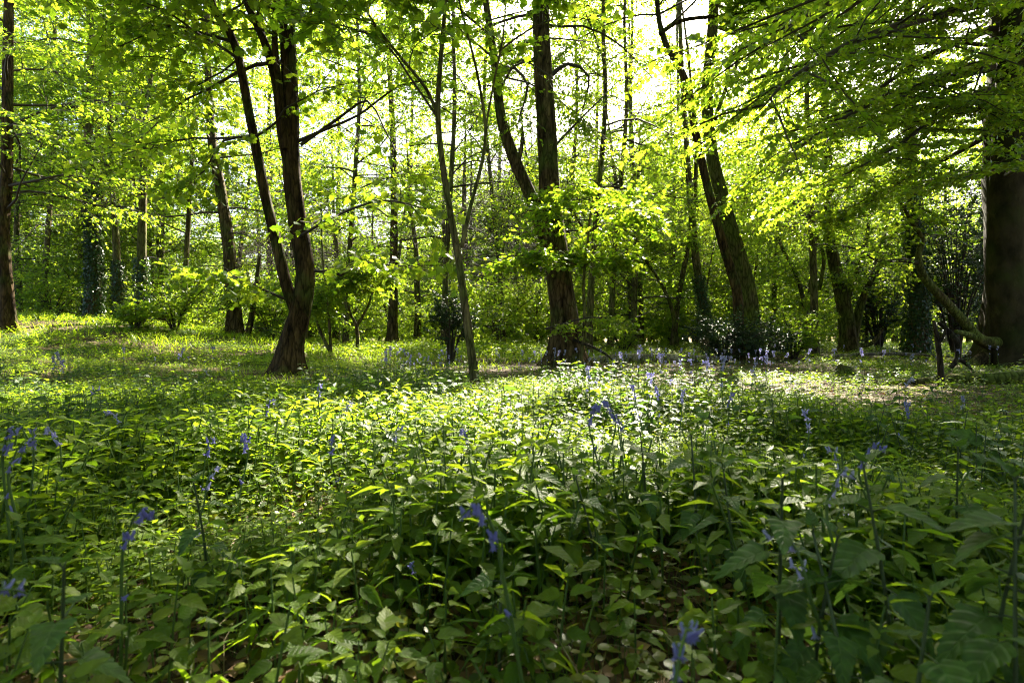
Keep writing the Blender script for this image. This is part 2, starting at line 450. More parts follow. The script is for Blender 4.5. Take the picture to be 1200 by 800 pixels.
# ------------------------------------------------------------------ trees
class Crown:
    """collects branches and twigs of one tree"""

    def __init__(self, seed):
        self.r = np.random.default_rng(seed)
        self.off = np.zeros(3); self.cull = False; self.cmin = 0.0; self.cs = .8; self.pc = 1.0
        self.bm = MB(); self.tA, self.tB = [], []; self.tl = []

    def gap(self, p):
        p = np.asarray(p) + self.off; z = p[2] - .25
        if not self.cull or z < max(2.5, self.cmin): return False
        k = z / SUN[2]
        return self.r.random() < float(lit(np.array([p[0] - SUN[0] * k]), np.array([p[1] - SUN[1] * k]), self.cs, self.pc)[0])

    def limb(self, p0, d, L, r0, droop=0.0, n=7, wob=0.13, sides=5):
        d = nrm(d); P = [np.asarray(p0, float)]
        for k in range(n):
            d = nrm(d + self.r.normal(0, wob, 3) + np.array([0, 0, -droop / n]))
            P.append(P[-1] + d * L / n)
        P = np.array(P)
        rad = np.linspace(r0, max(0.003, r0 * 0.18), n + 1)
        tube(self.bm, P, rad, sides, cap=False)
        return P

    def spray(self, P, L, r0, n2=7, nt=6, flat=0.35, twig=0.42, t0=0.2, l2=0.5):
        """side shoots and twigs along limb P"""
        n = len(P) - 1
        for k in range(n2):
            t = t0 + (1 - t0) * (k + self.r.random()) / n2
            x = t * n; i = min(int(x), n - 1); q = P[i] + (P[i + 1] - P[i]) * (x - i)
            T = nrm(P[i + 1] - P[i])
            side = nrm(np.cross(T, [0, 0, 1.0]) + 1e-6) * (1 if k % 2 else -1)
            ang = self.r.uniform(.55, 1.1)
            d = T * math.cos(ang) + side * math.sin(ang) + np.array([0, 0, self.r.normal(0.02, flat)])
            l = L * l2 * (1.05 - .6 * t) * self.r.uniform(.7, 1.25)
            if self.gap(q + nrm(d) * l * .5): continue
            Q = self.limb(q, d, l, max(.004, r0 * .4 * (1 - .5 * t)), 0.15, 4, .12, 3)
            self.twigs(Q, nt, twig, flat)
        self.twigs(P[n // 2:], nt, twig, flat)

    def twigs(self, Q, nt, twig, flat):
        m = len(Q) - 1
        x = (np.arange(nt) + self.r.random(nt)) / nt * m * 0.999
        i = np.minimum(x.astype(int), m - 1)
        q = Q[i] + (Q[i + 1] - Q[i]) * (x - i)[:, None]
        T = nrm(Q[i + 1] - Q[i])
        side = nrm(np.cross(T, [0, 0, 1.0]) + 1e-6) * np.where(np.arange(nt) % 2, 1, -1)[:, None]
        a = self.r.uniform(.3, 1.1, nt)[:, None]
        d = T * np.cos(a) + side * np.sin(a); d[:, 2] += self.r.normal(-.05, flat, nt)
        d = nrm(d)
        self.tA.append(q); self.tB.append(q + d * (twig * self.r.uniform(.6, 1.3, nt))[:, None])

    def leaves(self, mb, T, size, per, tilt=0.45, hang=0.25, cull=True, twigs=True, origin=None, keep=1.0, wid=None):
        if not self.tA: return
        A = np.concatenate(self.tA); B = np.concatenate(self.tB)
        off = np.zeros(3) if origin is None else np.asarray(origin)
        if keep < 1:
            ok = self.r.random(len(A)) < keep; A, B = A[ok], B[ok]
        if twigs: prisms(self.bm, A, B, np.full(len(A), .0035), np.full(len(A), .0015))
        N = len(A)
        t = (np.arange(per)[None] + self.r.random((N, per))) / per * .95 + .08
        D = nrm(B - A)
        P = A[:, None] + (B - A)[:, None] * t[..., None]
        side = nrm(np.cross(D, [0, 0, 1.0]) + 1e-6)
        sg = np.where((np.arange(per) % 2) > 0, 1.0, -1.0)[None, :, None]
        ax = D[:, None] * .6 + side[:, None] * sg * .8 + self.r.normal(0, .35, (N, per, 3))
        ax[..., 2] -= hang
        up = np.array([0, 0, 1.0]) + self.r.normal(0, tilt, (N, per, 3))
        S = size * self.r.uniform(.6, 1.25, (N, per))
        P, ax, up, S = P.reshape(-1, 3), ax.reshape(-1, 3), up.reshape(-1, 3), S.ravel()
        if cull:
            C = P + nrm(ax) * S[:, None] * .5 + off
            z = C[:, 2] - 0.25
            k = z / SUN[2]
            m = lit(C[:, 0] - SUN[0] * k, C[:, 1] - SUN[1] * k, self.cs, self.pc) * sstep(1.6 + self.cmin, 3.0 + self.cmin, z)
            ok = self.r.random(len(C)) > m
            P, ax, up, S = P[ok], ax[ok], up[ok], S[ok]
        stamp(mb, T, P, ax, up, S, wid=wid)


def trunk_mod(base, flare, lobes, ph, rough, seed):
    z0 = base[2]

    def f(th, P):
        hh = (P[:, 2] - z0)[:, None]
        fl = flare * np.exp(-np.maximum(hh, 0) / 0.28)
        lob = 0.5 + 0.5 * np.cos(lobes * th + ph + 0.6 * np.sin(2 * th))
        m = 1 + fl * (0.35 + 1.1 * lob ** 1.6)
        m = m + rough * (np.sin(3 * th + seed + hh * 1.3) * .5 + np.sin(5 * th - hh * 2.1 + seed * 2) * .35 + np.sin(2 * th + hh * 4.3 + seed) * .25)
        m = m + 0.05 * (lob - .5) * np.exp(-np.maximum(hh, 0) / 2.5) * 3
        return m
    return f


def ivy_on(mb, stem_pts, rad, n, seed, z0, z1, size=.075, mi=0, spread=1.25):
    r = np.random.default_rng(seed)
    P, rr = resample(stem_pts, rad, .1)
    ok = (P[:, 2] >= z0) & (P[:, 2] <= z1); P, rr = P[ok], rr[ok]
    if len(P) < 2: return
    i = r.integers(0, len(P), n); a = r.uniform(0, 6.283, n)
    out = np.stack([np.cos(a), np.sin(a), np.zeros(n)], -1)
    bul = 1 + (spread - 1) * 2 * vnoise(a * 1.3, P[i][:, 2] * 2, seed) + r.exponential(.12, n)
    pos = P[i] + out * (rr[i] * bul)[:, None] + np.array([0, 0, 1.0]) * r.uniform(-.06, .06, n)[:, None]
    ax = out * .3 + np.stack([r.normal(0, .6, n), r.normal(0, .6, n), np.full(n, -.7)], -1)
    stamp(mb, T_OVATE, pos, ax, out + r.normal(0, .35, (n, 3)), size * r.uniform(.6, 1.3, n), mi, wid=1.3)


def make_tree(name, label, stems, crown=None, bark='bark', leaf='sycamore', T=T_OVATE, seed=1, flare=.9, lobes=5, cat='tree', group=None,
              rough=.05, ivy=None, limbs=(), root_xyz=None, sides=20):
    """stems: list of dict(pts=[(x,y,z)...] world, r=[...]); limbs: explicit boughs (pts, r, sub) ; crown: dict"""
    base = np.array(stems[0]['pts'][0], float) if root_xyz is None else np.array(root_xyz, float)
    root = thing(name, base, label, cat, group)
    tm = MB(); c = Crown(seed); lm = MB()
    c.off = base; c.cull = (crown or {}).get('cull', True); c.cmin = (crown or {}).get('cmin', 0.0); c.cs = (crown or {}).get('cs', .85); c.pc = (crown or {}).get('pc', 1.0)
    for k, s in enumerate(stems):
        P, rr = resample(np.array(s['pts']) - base, s['r'], .13)
        md = trunk_mod((0, 0, P[0][2] if k == 0 else -9), flare if k == 0 else 0, lobes, seed * 1.7, rough, seed + k)
        tube(tm, P, rr, sides if s['r'][0] > .08 else 9, md, mi=s.get('mi', 0))
        cr = dict(crown or {}); cr.update(s.get('crown', {}))
        nb = cr.get('n', 0)
        if nb:
            t0, t1 = cr.get('t', (.35, 1))
            for b in range(nb):
                t = t0 + (t1 - t0) * (b + c.r.random()) / nb
                i = min(int(t * (len(P) - 1)), len(P) - 2)
                a = b * 2.4 + c.r.uniform(-.5, .5) + seed
                L = cr.get('L', 2.5) * c.r.uniform(.65, 1.2) * (1.1 - cr.get('taper', .45) * (t - t0) / (t1 - t0 + 1e-6))
                el = cr.get('el', .25) + c.r.normal(0, .15) + .35 * (t - t0)
                d = np.array([math.cos(a) * math.cos(el), math.sin(a) * math.cos(el), math.sin(el)])
                d[:2] += np.array(cr.get('bias', (0, 0)))
                r0 = min(rr[i] * .5, .008 * L + .006)
                if c.gap(P[i] + nrm(d) * L * .5): continue
                Q = c.limb(P[i], d, L, r0, cr.get('droop', .35), 7, cr.get('wob', .13))
                c.spray(Q, L, r0, cr.get('n2', 7), cr.get('nt', 5), cr.get('flat', .22), cr.get('twig', .42), l2=cr.get('l2', .5))
    for lb in limbs:
        P, rr = resample(np.array(lb['pts']) - base, lb['r'], .22)
        tube(c.bm, P, rr, 7, cap=False)
        L = float(np.linalg.norm(P[-1] - P[0]))
        if lb.get('n2', 0):
            c.spray(P, L, rr[0], lb['n2'], lb.get('nt', 6), lb.get('flat', .3), lb.get('twig', .55), lb.get('t0', .2), lb.get('l2', .4))
    cr = crown or {}
    c.leaves(lm, T, cr.get('size', .1), cr.get('per', 8), cr.get('tilt', .45), cr.get('hang', .25), cr.get('cull', True), True, base, cr.get('keep', 1.0), cr.get('wid'))
    link('trunk', tm.mesh(name + '_trunk', [M[bark], M['bark_moss']] if any(q.get('mi') for q in stems) else M[bark]), root)
    if c.bm.v: link('branches', c.bm.mesh(name + '_branches', M['twig']), root)
    if lm.v: link('crown', lm.mesh(name + '_crown', M[leaf], smooth=False), root)
    if ivy:
        im = MB()
        for k, (z0, z1, n) in enumerate(ivy):
            s = stems[min(k, len(stems) - 1)]
            ivy_on(im, np.array(s['pts']) - base, s['r'], n, seed + k, z0, z1)
        link('ivy', im.mesh(name + '_ivy', M['ivy'], smooth=False), root)
    return root


def ppts(lst, d):
    """list of (px,py[,dd]) at base depth d -> world points"""
    return [tuple(at(a[0], a[1], d + (a[2] if len(a) > 2 else 0))) for a in lst]


def rooted(lst, d, sink=.12):
    p = ppts(lst, d)
    x, y, _ = p[0]
    p[0] = (x, y, gz(x, y) - sink)
    return p


# --- the tall sycamore left of the middle, three stems
d = 9.0
make_tree('sycamore_tree', 'stout dark sycamore with flared foot, dividing low into a straight and a thinner left stem', [
    dict(pts=rooted([(337, 442), (341, 405), (352, 365), (358, 320), (350, 265), (342, 200), (340, 120), (337, 40), (331, -60, .2), (325, -260, .5), (330, -480, .8)], d), r=[.225, .18, .16, .15, .142, .136, .13, .12, .105, .08, .04],
         crown=dict(n=36, t=(.36, 1), L=3.3)),
    dict(pts=ppts([(350, 372), (336, 335), (323, 280), (313, 238), (303, 188), (293, 138), (275, 52), (250, 8, -.2), (228, -90, -.5), (205, -230, -.8)], d), r=[.10, .092, .085, .08, .076, .07, .064, .056, .045, .02],
         crown=dict(n=20, t=(.36, 1), L=2.6)),
    dict(pts=ppts([(340, 200), (331, 160), (324, 100), (310, 50), (288, 0, .1), (262, -80, .3), (245, -200, .5)], d), r=[.085, .08, .07, .065, .055, .04, .015],
         crown=dict(n=10, t=(.3, 1), L=2.2)),
    dict(pts=ppts([(335, 175), (328, 110), (322, 50), (324, 0), (330, -100)], d - .15), r=[.06, .055, .05, .045, .02], crown=dict(n=5, t=(.4, 1), L=1.6)),
], dict(size=.115, per=6, droop=.5, twig=.55, nt=7, n2=8, l2=.6, tilt=.8, hang=.5, el=.15, flat=.42), 'bark', 'sycamore', T_MAPLE, 3, .72, 5,
    limbs=[dict(pts=ppts([(350, 165), (385, 150), (420, 135), (470, 100, -.4), (520, 95, -.8)], d), r=[.03, .025, .02, .014, .006], n2=7, nt=6),
           dict(pts=ppts([(352, 170), (395, 140), (430, 118, -.3), (450, 150, -.5), (475, 200, -.8)], d), r=[.03, .025, .018, .012, .005], n2=7, nt=6),
           dict(pts=ppts([(352, 318), (380, 318), (400, 322), (425, 308), (470, 312, -.4), (520, 310, -.8)], d), r=[.03, .025, .022, .018, .012, .005], n2=9, nt=6, t0=.15, flat=.2),
           dict(pts=ppts([(345, 355), (310, 340), (270, 322, -.5), (230, 322, -1.0)], d), r=[.025, .02, .013, .005], n2=9, nt=6, t0=.1, flat=.2),
           dict(pts=ppts([(300, 160), (262, 165, -.3), (240, 200, -.6), (215, 215, -.8)], d), r=[.022, .018, .012, .005], n2=6, nt=6),
           dict(pts=ppts([(276, 50), (240, 40, -.3), (200, 30, -.6), (140, 55, -1)], d), r=[.03, .022, .016, .006], n2=8, nt=6),
           dict(pts=ppts([(345, 280), (400, 250, -1), (450, 235, -2), (500, 245, -2.6)], d), r=[.025, .02, .012, .005], n2=7, nt=6)])

# --- slender sapling in front of the middle
d = 6.0
make_tree('sapling', 'slender bare-stemmed sapling with a long right fork standing among bluebells', [
    dict(pts=rooted([(558, 462), (553, 420), (545, 360), (537, 300), (526, 240), (517, 180), (513, 130), (516, 75), (522, 0), (525, -90)], d, .05), r=[.052, .046, .044, .04, .036, .033, .031, .026, .022, .012], crown=dict(n=4, t=(.75, 1), L=1.3)),
    dict(pts=ppts([(541, 290), (552, 240), (565, 190), (569, 150), (560, 90), (548, 40), (538, 0, .1), (530, -60, .2)], d), r=[.024, .021, .019, .017, .015, .013, .011, .006], crown=dict(n=4, t=(.6, 1), L=1.0)),
    dict(pts=ppts([(513, 135), (500, 105), (480, 80), (440, 30, -.2), (410, -20, -.4), (380, -60, -.6)], d), r=[.02, .018, .016, .013, .01, .005], crown=dict(n=6, t=(.3, 1), L=1.0)),
    dict(pts=ppts([(569, 150), (580, 90), (590, 40), (594, -30)], d), r=[.013, .012, .01, .005], crown=dict(n=4, t=(.3, 1), L=.9)),
], dict(size=.095, per=6, droop=.4, twig=.4, nt=5, n2=6, tilt=.6, el=.1, hang=.3), 'bark_far', 'sycamore', T_MAPLE, 5, .25, 4, rough=.03,
    limbs=[dict(pts=ppts([(514, 140), (480, 90), (450, 50), (400, 30, -.3), (350, 25, -.5)], d), r=[.014, .012, .01, .007, .003], n2=6, nt=5),
           dict(pts=ppts([(585, 60), (620, 35, .2), (660, 20, .4), (700, 25, .6)], d), r=[.012, .01, .007, .003], n2=6, nt=5)])

# --- great forked tree in the middle
d = 12.0
make_tree('ash_tree', 'large rough-barked tree with buttressed foot and forked left limb beside a brown litter clearing', [
    dict(pts=rooted([(663, 432), (663, 410), (662, 375), (656, 330), (650, 285), (646, 245), (642, 190), (638, 110), (634, 20), (632, -110, .3), (640, -300, .6)], d), r=[.40, .33, .29, .265, .27, .235, .215, .205, .18, .13, .05],
         crown=dict(n=34, t=(.5, 1), L=3.8)),
    dict(pts=ppts([(648, 300), (636, 268), (622, 230), (604, 190), (590, 150), (584, 115), (578, 60), (566, -20, .2), (548, -140, .4)], d), r=[.18, .16, .14, .13, .115, .10, .085, .065, .03],
         crown=dict(n=18, t=(.42, 1), L=2.8)),
    dict(pts=ppts([(606, 195), (611, 175), (612, 150)], d), r=[.05, .045, .03], crown=dict(n=0)),
], dict(size=.10, per=9, droop=.5, twig=.5, nt=10, n2=10, tilt=.7, hang=.35, flat=.4), 'bark_grey', 'wood', T_OVATE, 11, .75, 6, rough=.06,
    limbs=[dict(pts=ppts([(637, 68), (615, 72), (600, 75), (618, 100, -.3), (605, 150, -.5)], d), r=[.05, .04, .03, .025, .01], n2=5, nt=5),
           dict(pts=ppts([(645, 90), (665, 75), (690, 90, .4), (680, 140, .6)], d), r=[.05, .04, .03, .01], n2=6, nt=6),
           dict(pts=ppts([(660, 380), (640, 385, -.6), (690, 372, -1), (730, 375, -1.3)], d), r=[.03, .02, .015, .006], n2=6, nt=6),
           dict(pts=ppts([(642, 180), (670, 150, .3), (700, 120, .6), (730, 90, .9)], d), r=[.03, .025, .018, .006], n2=2, nt=2)])

# --- thin sapling rising beside the foot of the forked tree
d = 11.2
make_tree('sapling', 'thin dark curving sapling under a flat umbrella of leaves beside the forked tree', [
    dict(pts=rooted([(679, 424), (683, 400), (685, 370), (684, 330), (688, 290), (692, 250), (700, 214)], d, .05), r=[.04, .036, .033, .03, .027, .022, .014], crown=dict(n=9, t=(.8, 1), L=1.5)),
    dict(pts=ppts([(685, 314), (660, 305), (630, 300, -.3), (600, 300, -.5), (585, 306, -.7)], d), r=[.02, .018, .015, .01, .005], crown=dict(n=4, t=(.4, 1), L=.7)),
    dict(pts=ppts([(685, 312), (700, 302), (715, 308, .2)], d), r=[.015, .012, .005], crown=dict(n=3, t=(.3, 1), L=.6)),
], dict(size=.10, per=6, droop=.25, twig=.5, nt=6, n2=7, flat=.2, tilt=.5, el=.05, hang=.3, cull=False), 'bark_far', 'sycamore', T_MAPLE, 13, .3, 4, rough=.03)

# --- the leaning pair right of the middle
d = 14.0
make_tree('leaning_tree', 'curved slim mossy stem leaning left over the dark holly, front one of the pair', [
    dict(pts=rooted([(864, 412), (865, 380), (864, 345), (858, 322), (847, 285), (836, 245), (827, 210), (815, 155), (804, 98), (791, 70), (779, 48), (770, 0, .2), (766, -140, .4)], d, .1), r=[.17, .13, .12, .113, .108, .104, .10, .095, .09, .08, .07, .06, .03],
         crown=dict(n=30, t=(.64, 1), L=3.4)),
    dict(pts=ppts([(772, 40), (800, 24, -.3), (850, 18, -.6), (900, 8, -.8)], d), r=[.06, .05, .04, .015], crown=dict(n=7, t=(.2, 1), L=1.3)),
], dict(size=.095, per=11, droop=.4, twig=.45, nt=12, n2=10, tilt=.7, hang=.35, flat=.4), 'bark', 'wood', T_OVATE, 17, .4, 5)
d = 15.6
make_tree('leaning_tree', 'straight thick mossy trunk crossing behind the curved slim one, rising against the bright sky', [
    dict(pts=rooted([(885, 410), (877, 345), (866, 300), (857, 270), (846, 230), (834, 180), (829, 110), (835, 30), (840, -60, .2), (850, -200, .4)], d, .1), r=[.25, .225, .205, .195, .18, .165, .155, .145, .11, .05],
         crown=dict(n=34, t=(.62, 1), L=4.6)),
    dict(pts=ppts([(838, 140), (852, 100), (862, 80), (868, 55)], d), r=[.06, .05, .045, .02], crown=dict(n=2, t=(.5, 1), L=.9)),
], dict(size=.095, per=11, droop=.4, twig=.45, nt=12, n2=11, tilt=.7, hang=.35, flat=.4), 'bark_moss', 'wood', T_OVATE, 19, .4, 5,
    limbs=[dict(pts=ppts([(836, 30), (870, 45, .3), (895, 70, .5), (905, 60, .7)], d), r=[.05, .04, .03, .012], n2=3, nt=3)])

# --- great beech at the right edge
d = 12.0
bx = 11.35
make_tree('beech_tree', 'massive smooth beech trunk in shade with spreading roots and long leafy boughs reaching left', [
    dict(pts=[(bx, d, gz(bx, d) - .15), (bx - .02, d, .7), (bx - .02, d, 1.6), (bx - .05, d, 3.2), (bx - .05, d, 5.5), (bx, d, 8), (bx + .1, d, 11), (bx + .2, d, 15)], r=[1.02, .93, .88, .86, .84, .78, .6, .2],
         crown=dict(n=44, t=(.36, 1), L=5.6)),
    dict(pts=ppts([(1195, 440, -1.1), (1188, 400, -1.02), (1180, 320, -1.0), (1182, 220, -.95), (1186, 120, -.9), (1190, 20, -.8), (1195, -80, -.6)], d), r=[.42, .36, .32, .3, .28, .25, .2], crown=dict(n=0)),
    dict(pts=ppts([(1205, 395, -.1), (1180, 405, -.5), (1166, 414, -.7), (1152, 420, -.8), (1138, 428, -.9), (1120, 436, -1.1)], d), r=[.3, .24, .2, .14, .09, .03], mi=1, crown=dict(n=0)),
    dict(pts=ppts([(1215, 405, -.2), (1178, 402, -.9), (1150, 398, -1.2), (1128, 375, -1.4), (1105, 350, -1.6), (1085, 328, -1.7), (1076, 305, -1.8), (1080, 280, -1.8), (1070, 262, -1.9), (1048, 225, -2.2)], d), r=[.2, .13, .095, .082, .075, .07, .06, .05, .036, .012], mi=1, crown=dict(n=2, t=(.85, 1), L=.7, n2=4, nt=3)),  # mossy bough; its paler bark also puts sunlight into the colour
    dict(pts=ppts([(1076, 308, -1.8), (1055, 305, -2), (1030, 306, -2.2), (1012, 296, -2.4)], d), r=[.045, .035, .025, .008], crown=dict(n=2, t=(.6, 1), L=.7, n2=4, nt=3)),
    dict(pts=ppts([(1200, 415, -.3), (1160, 405, -.9), (1140, 394, -1.3), (1120, 388, -1.7)], d), r=[.13, .09, .07, .03], mi=1, crown=dict(n=0)),
], dict(size=.085, wid=1.2, cmin=5.0, cs=.6, per=14, droop=.6, twig=.5, nt=13, n2=13, tilt=.6, hang=.35, flat=.26, bias=(-.35, -.1)), 'bark_beech', 'beech', T_OVATE, 23, .55, 7, rough=.035, sides=40,
    limbs=[dict(pts=ppts([(1168, 78), (1110, 92, -1), (1040, 112, -2), (970, 150, -2.6), (920, 185, -3)], d), r=[.09, .07, .05, .03, .008], n2=21, nt=17, l2=.45, t0=.08, flat=.1),
           dict(pts=ppts([(1168, 100), (1115, 125, -1.2), (1080, 150, -2), (1050, 172, -2.5), (1000, 200, -3)], d), r=[.08, .06, .045, .025, .008], n2=18, nt=17, l2=.45, flat=.1),
           dict(pts=ppts([(1170, 0), (1090, 20, -1.5), (1010, 45, -3), (930, 90, -4), (890, 130, -4.5)], d), r=[.10, .08, .05, .03, .008], n2=22, nt=17, l2=.42, t0=.05, flat=.1),
           dict(pts=ppts([(1170, -60), (1080, -40, -2), (980, 0, -4), (900, 50, -5)], d), r=[.10, .08, .05, .01], n2=22, nt=17, l2=.42, t0=.05, flat=.12),
           dict(pts=ppts([(1172, 30), (1110, 55, .4), (1050, 90, .6), (990, 140, .4), (930, 215, .2)], d), r=[.09, .07, .05, .03, .008], n2=19, nt=17, l2=.45, t0=.05, flat=.12),
           dict(pts=ppts([(1172, 150), (1120, 180, .6), (1050, 215, 1.0), (985, 250, 1.0)], d), r=[.07, .05, .03, .008], n2=18, nt=17, l2=.45, flat=.12),
           dict(pts=ppts([(1180, 205, -1.5), (1195, 195, -3), (1170, 198, -4), (1130, 208, -4.6)], d), r=[.05, .04, .02, .008], n2=8, nt=14, l2=.4, flat=.1),
           dict(pts=ppts([(1190, -100, -1), (1150, -90, -4), (1090, -60, -6), (1040, -20, -7)], d), r=[.10, .08, .05, .01], n2=21, nt=17, l2=.4, t0=.05)])

# --- left edge tree
d = 13.5
make_tree('woodland_tree', 'straight dark trunk on the grassy bank at the left edge with wiry side branches', [
    dict(pts=rooted([(10, 404), (8, 340), (4, 270), (8, 200), (9, 110), (10, 30), (12, -80), (20, -260, .3)], d), r=[.17, .14, .125, .118, .11, .10, .08, .03], crown=dict(n=40, t=(.22, 1), L=3.2))],
    dict(size=.105, per=9, droop=.45, twig=.45, nt=9, n2=9, tilt=.7, hang=.4, flat=.4), 'bark', 'sycamore', T_OVATE, 29, .5, 4,
    limbs=[dict(pts=ppts([(9, 218), (40, 212, -.4), (80, 205, -.8), (130, 215, -1.2)], d), r=[.035, .028, .018, .006], n2=8, nt=6),
           dict(pts=ppts([(8, 245), (20, 232, -.4), (24, 215, -.6), (60, 150, -1)], d), r=[.03, .025, .02, .006], n2=6, nt=6),
           dict(pts=ppts([(9, 150), (50, 130, -.4), (110, 118, -.8), (170, 130, -1.2)], d), r=[.035, .028, .018, .006], n2=9, nt=6)])


def simple_tree(label, pts, d, r0, r1, crown, bark='bark_far', leaf='wood', T=T_OVATE, seed=1, ivy=None, extra=(), name='woodland_tree', flare=.6, limbs=()):
    p = rooted(pts, d)
    n = len(p); r0 *= .72
    rr = [r0 + (r1 - r0) * (i / (n - 1)) ** .8 for i in range(n)]
    st = [dict(pts=p, r=rr)]
    for e in extra:
        q = ppts(e[0], d); st.append(dict(pts=q, r=list(np.linspace(e[1], e[2], len(q))), crown=e[3] if len(e) > 3 else {}))
    return make_tree(name, label, st, crown, bark, leaf, T, seed, flare, 5, ivy=ivy, limbs=limbs)


CM = dict(size=.105, per=8, droop=.45, twig=.5, nt=8, n2=9, tilt=.75, hang=.4, flat=.42, n=30, t=(.12, .95), L=2.9)
simple_tree('ivy-clad dark trunk on the bank, left one of the ivied pair', [(108, 392), (111, 330), (108, 270), (104, 180), (106, 80), (104, -20), (100, -160)], 17.5, .30, .05, dict(CM, t=(.2, .95), L=3.3, n=38), seed=31, ivy=[(.3, 4.6, 5200)])
simple_tree('ivy-clad trunk with bright leaves round its foot, right one of the ivied pair', [(168, 392), (166, 330), (167, 250), (170, 160), (178, 60), (180, -60)], 17, .24, .05, dict(CM, t=(.14, .95), L=2.8), seed=33, ivy=[(.3, 2.2, 1500)])
simple_tree('ivied trunk tucked close behind the left one of the ivied pair', [(142, 393), (138, 340), (136, 280), (130, 200), (128, 60)], 19, .26, .05, dict(CM, t=(.2, .95), L=3.0), seed=35, ivy=[(.2, 2.4, 1400)])
simple_tree('thick grey trunk with a thin stem bending from its foot, left of the stout sycamore', [(274, 412), (274, 360), (268, 290), (258, 220), (248, 160), (244, 80), (240, -60), (236, -180)], 17.5, .36, .06, dict(CM, t=(.2, .95), L=3.3, n=38), seed=37,
            extra=[([(283, 408), (292, 385), (298, 350), (304, 300)], .12, .05, dict(n=5, L=1.3))], bark='bark_grey')
simple_tree('pale upright trunk with a flared foot between the stout sycamore and the slender sapling', [(459, 413), (460, 385), (461, 330), (462, 250), (460, 150), (455, 40), (452, -100)], 20, .30, .06, dict(CM, t=(.2, .95), L=3.1, n=38), seed=39, bark='bark_grey', flare=.9)
simple_tree('small Y-shaped bare tree standing left of the pale upright trunk', [(418, 417), (419, 395), (417, 380)], 15.5, .07, .05, dict(CM, n=0), seed=41, flare=.2,
            extra=[([(418, 382), (410, 365), (406, 340), (402, 310)], .045, .02, dict(n=5, L=.9, t=(.5, 1))), ([(418, 382), (428, 365), (436, 345), (440, 315)], .045, .02, dict(n=5, L=.9, t=(.5, 1)))])
simple_tree('thin double-stemmed dark sapling just right of the stout sycamore', [(388, 416), (386, 380), (382, 340), (378, 300), (376, 240)], 14.5, .06, .02, dict(CM, n=9, L=1.2, t=(.4, 1)), seed=43, flare=.2,
            extra=[([(388, 414), (374, 385), (366, 350), (360, 310)], .05, .02, dict(n=5, L=1.0))])
simple_tree('dark ivied crooked trunk just left of the crossing leaning pair', [(830, 405), (826, 370), (822, 345), (815, 300), (810, 240), (806, 190), (800, 100), (796, 0)], 18.5, .26, .06, dict(CM, n=14, L=2.2, t=(.4, 1), keep=.6), seed=45, ivy=[(.6, 2.6, 1800)])
simple_tree('thick leaning many-stemmed tree with a swollen foot left of the great beech', [(996, 408), (993, 380), (986, 345), (978, 310), (972, 270), (970, 200), (965, 100), (960, 0)], 17, .36, .08, dict(CM, n=20, L=2.8, t=(.4, 1)), seed=47, bark='bark_moss', leaf='beech',
            extra=[([(1000, 398), (1008, 360), (1022, 325), (1040, 300), (1060, 290)], .14, .04, dict(n=6, L=1.5)), ([(990, 360), (1000, 330), (1014, 290), (1020, 240)], .09, .04, dict(n=5, L=1.3)), ([(1004, 405), (1022, 402), (1035, 385)], .09, .03, dict(n=0)),
                   ([(960, 340), (965, 300), (950, 262), (935, 235)], .06, .03, dict(n=5, L=1.2))])
simple_tree('dark ivied column of a trunk standing behind the curved mossy bough of the beech', [(1074, 412), (1076, 360), (1072, 300), (1068, 220), (1066, 120), (1064, 0)], 15, .34, .1, dict(CM, n=14, L=2.2, t=(.35, 1), size=.08), seed=49, leaf='beech', ivy=[(.1, 5.2, 6500)])
simple_tree('pale thin bowing tree among slim trunks between the forked tree and the leaning pair', [(794, 400), (788, 365), (776, 335), (760, 310), (745, 290), (720, 270)], 20, .12, .03, dict(CM, n=8, L=1.6, t=(.4, 1)), seed=51, bark='bark_moss', flare=.3)
simple_tree('slim dark tree leaning left, branches crossing, just right of the leaning pair', [(948, 400), (944, 370), (940, 345), (930, 315), (915, 285), (905, 230)], 19, .14, .04, dict(CM, n=10, L=1.8, t=(.3, 1)), seed=53, flare=.3,
            extra=[([(944, 372), (950, 330), (956, 290)], .07, .03, dict(n=5, L=1.2))])

TALL = dict(size=.10, per=8, droop=.4, twig=.55, nt=7, n2=8, tilt=.8, hang=.4, flat=.5, n=52, t=(.25, .98), L=3.0, l2=.6, cs=.2, pc=.92)
for px, dd, lean, lab in [(405, 19, 10, 'tall slim light-crowned tree between the stout sycamore and the pale upright trunk'), (590, 21, -14, 'tall slim leafy tree seen between the slender sapling and the forked tree'),
                          (715, 18.5, 12, 'tall light-crowned tree behind and right of the forked tree'), (752, 23, -8, 'tall thin light-crowned tree left of the bowing thin tree'), (520, 17.5, 8, 'tall slim airy tree directly behind the slender sapling'),
                          (905, 22, 12, 'tall leafy tree behind and right of the leaning pair'), (955, 15.5, -6, 'tall full-crowned tree between the leaning pair and the many-stemmed tree'),
                          (690, 15.5, 12, 'tall light-leaved tree standing just behind the umbrella sapling'), (660, 22, 10, 'tall pale-leaved tree directly behind the great forked tree'), (785, 26, 6, 'tall distant light-crowned tree just left of the leaning pair'), (215, 20, 8, 'tall leafy tree between the ivied pair and the thick grey trunk'), (50, 19.5, 10, 'tall leafy tree on the bank behind the left edge trunk')]:
    simple_tree(lab, [(px, 405), (px + lean * .3, 320), (px + lean, 220), (px + lean * 1.6, 120), (px + lean * 1.4, 20), (px + lean * 1.8, -90)], dd, .15, .04, dict(TALL, pc=.7) if 650 < px < 790 else TALL, seed=700 + px, flare=.4)


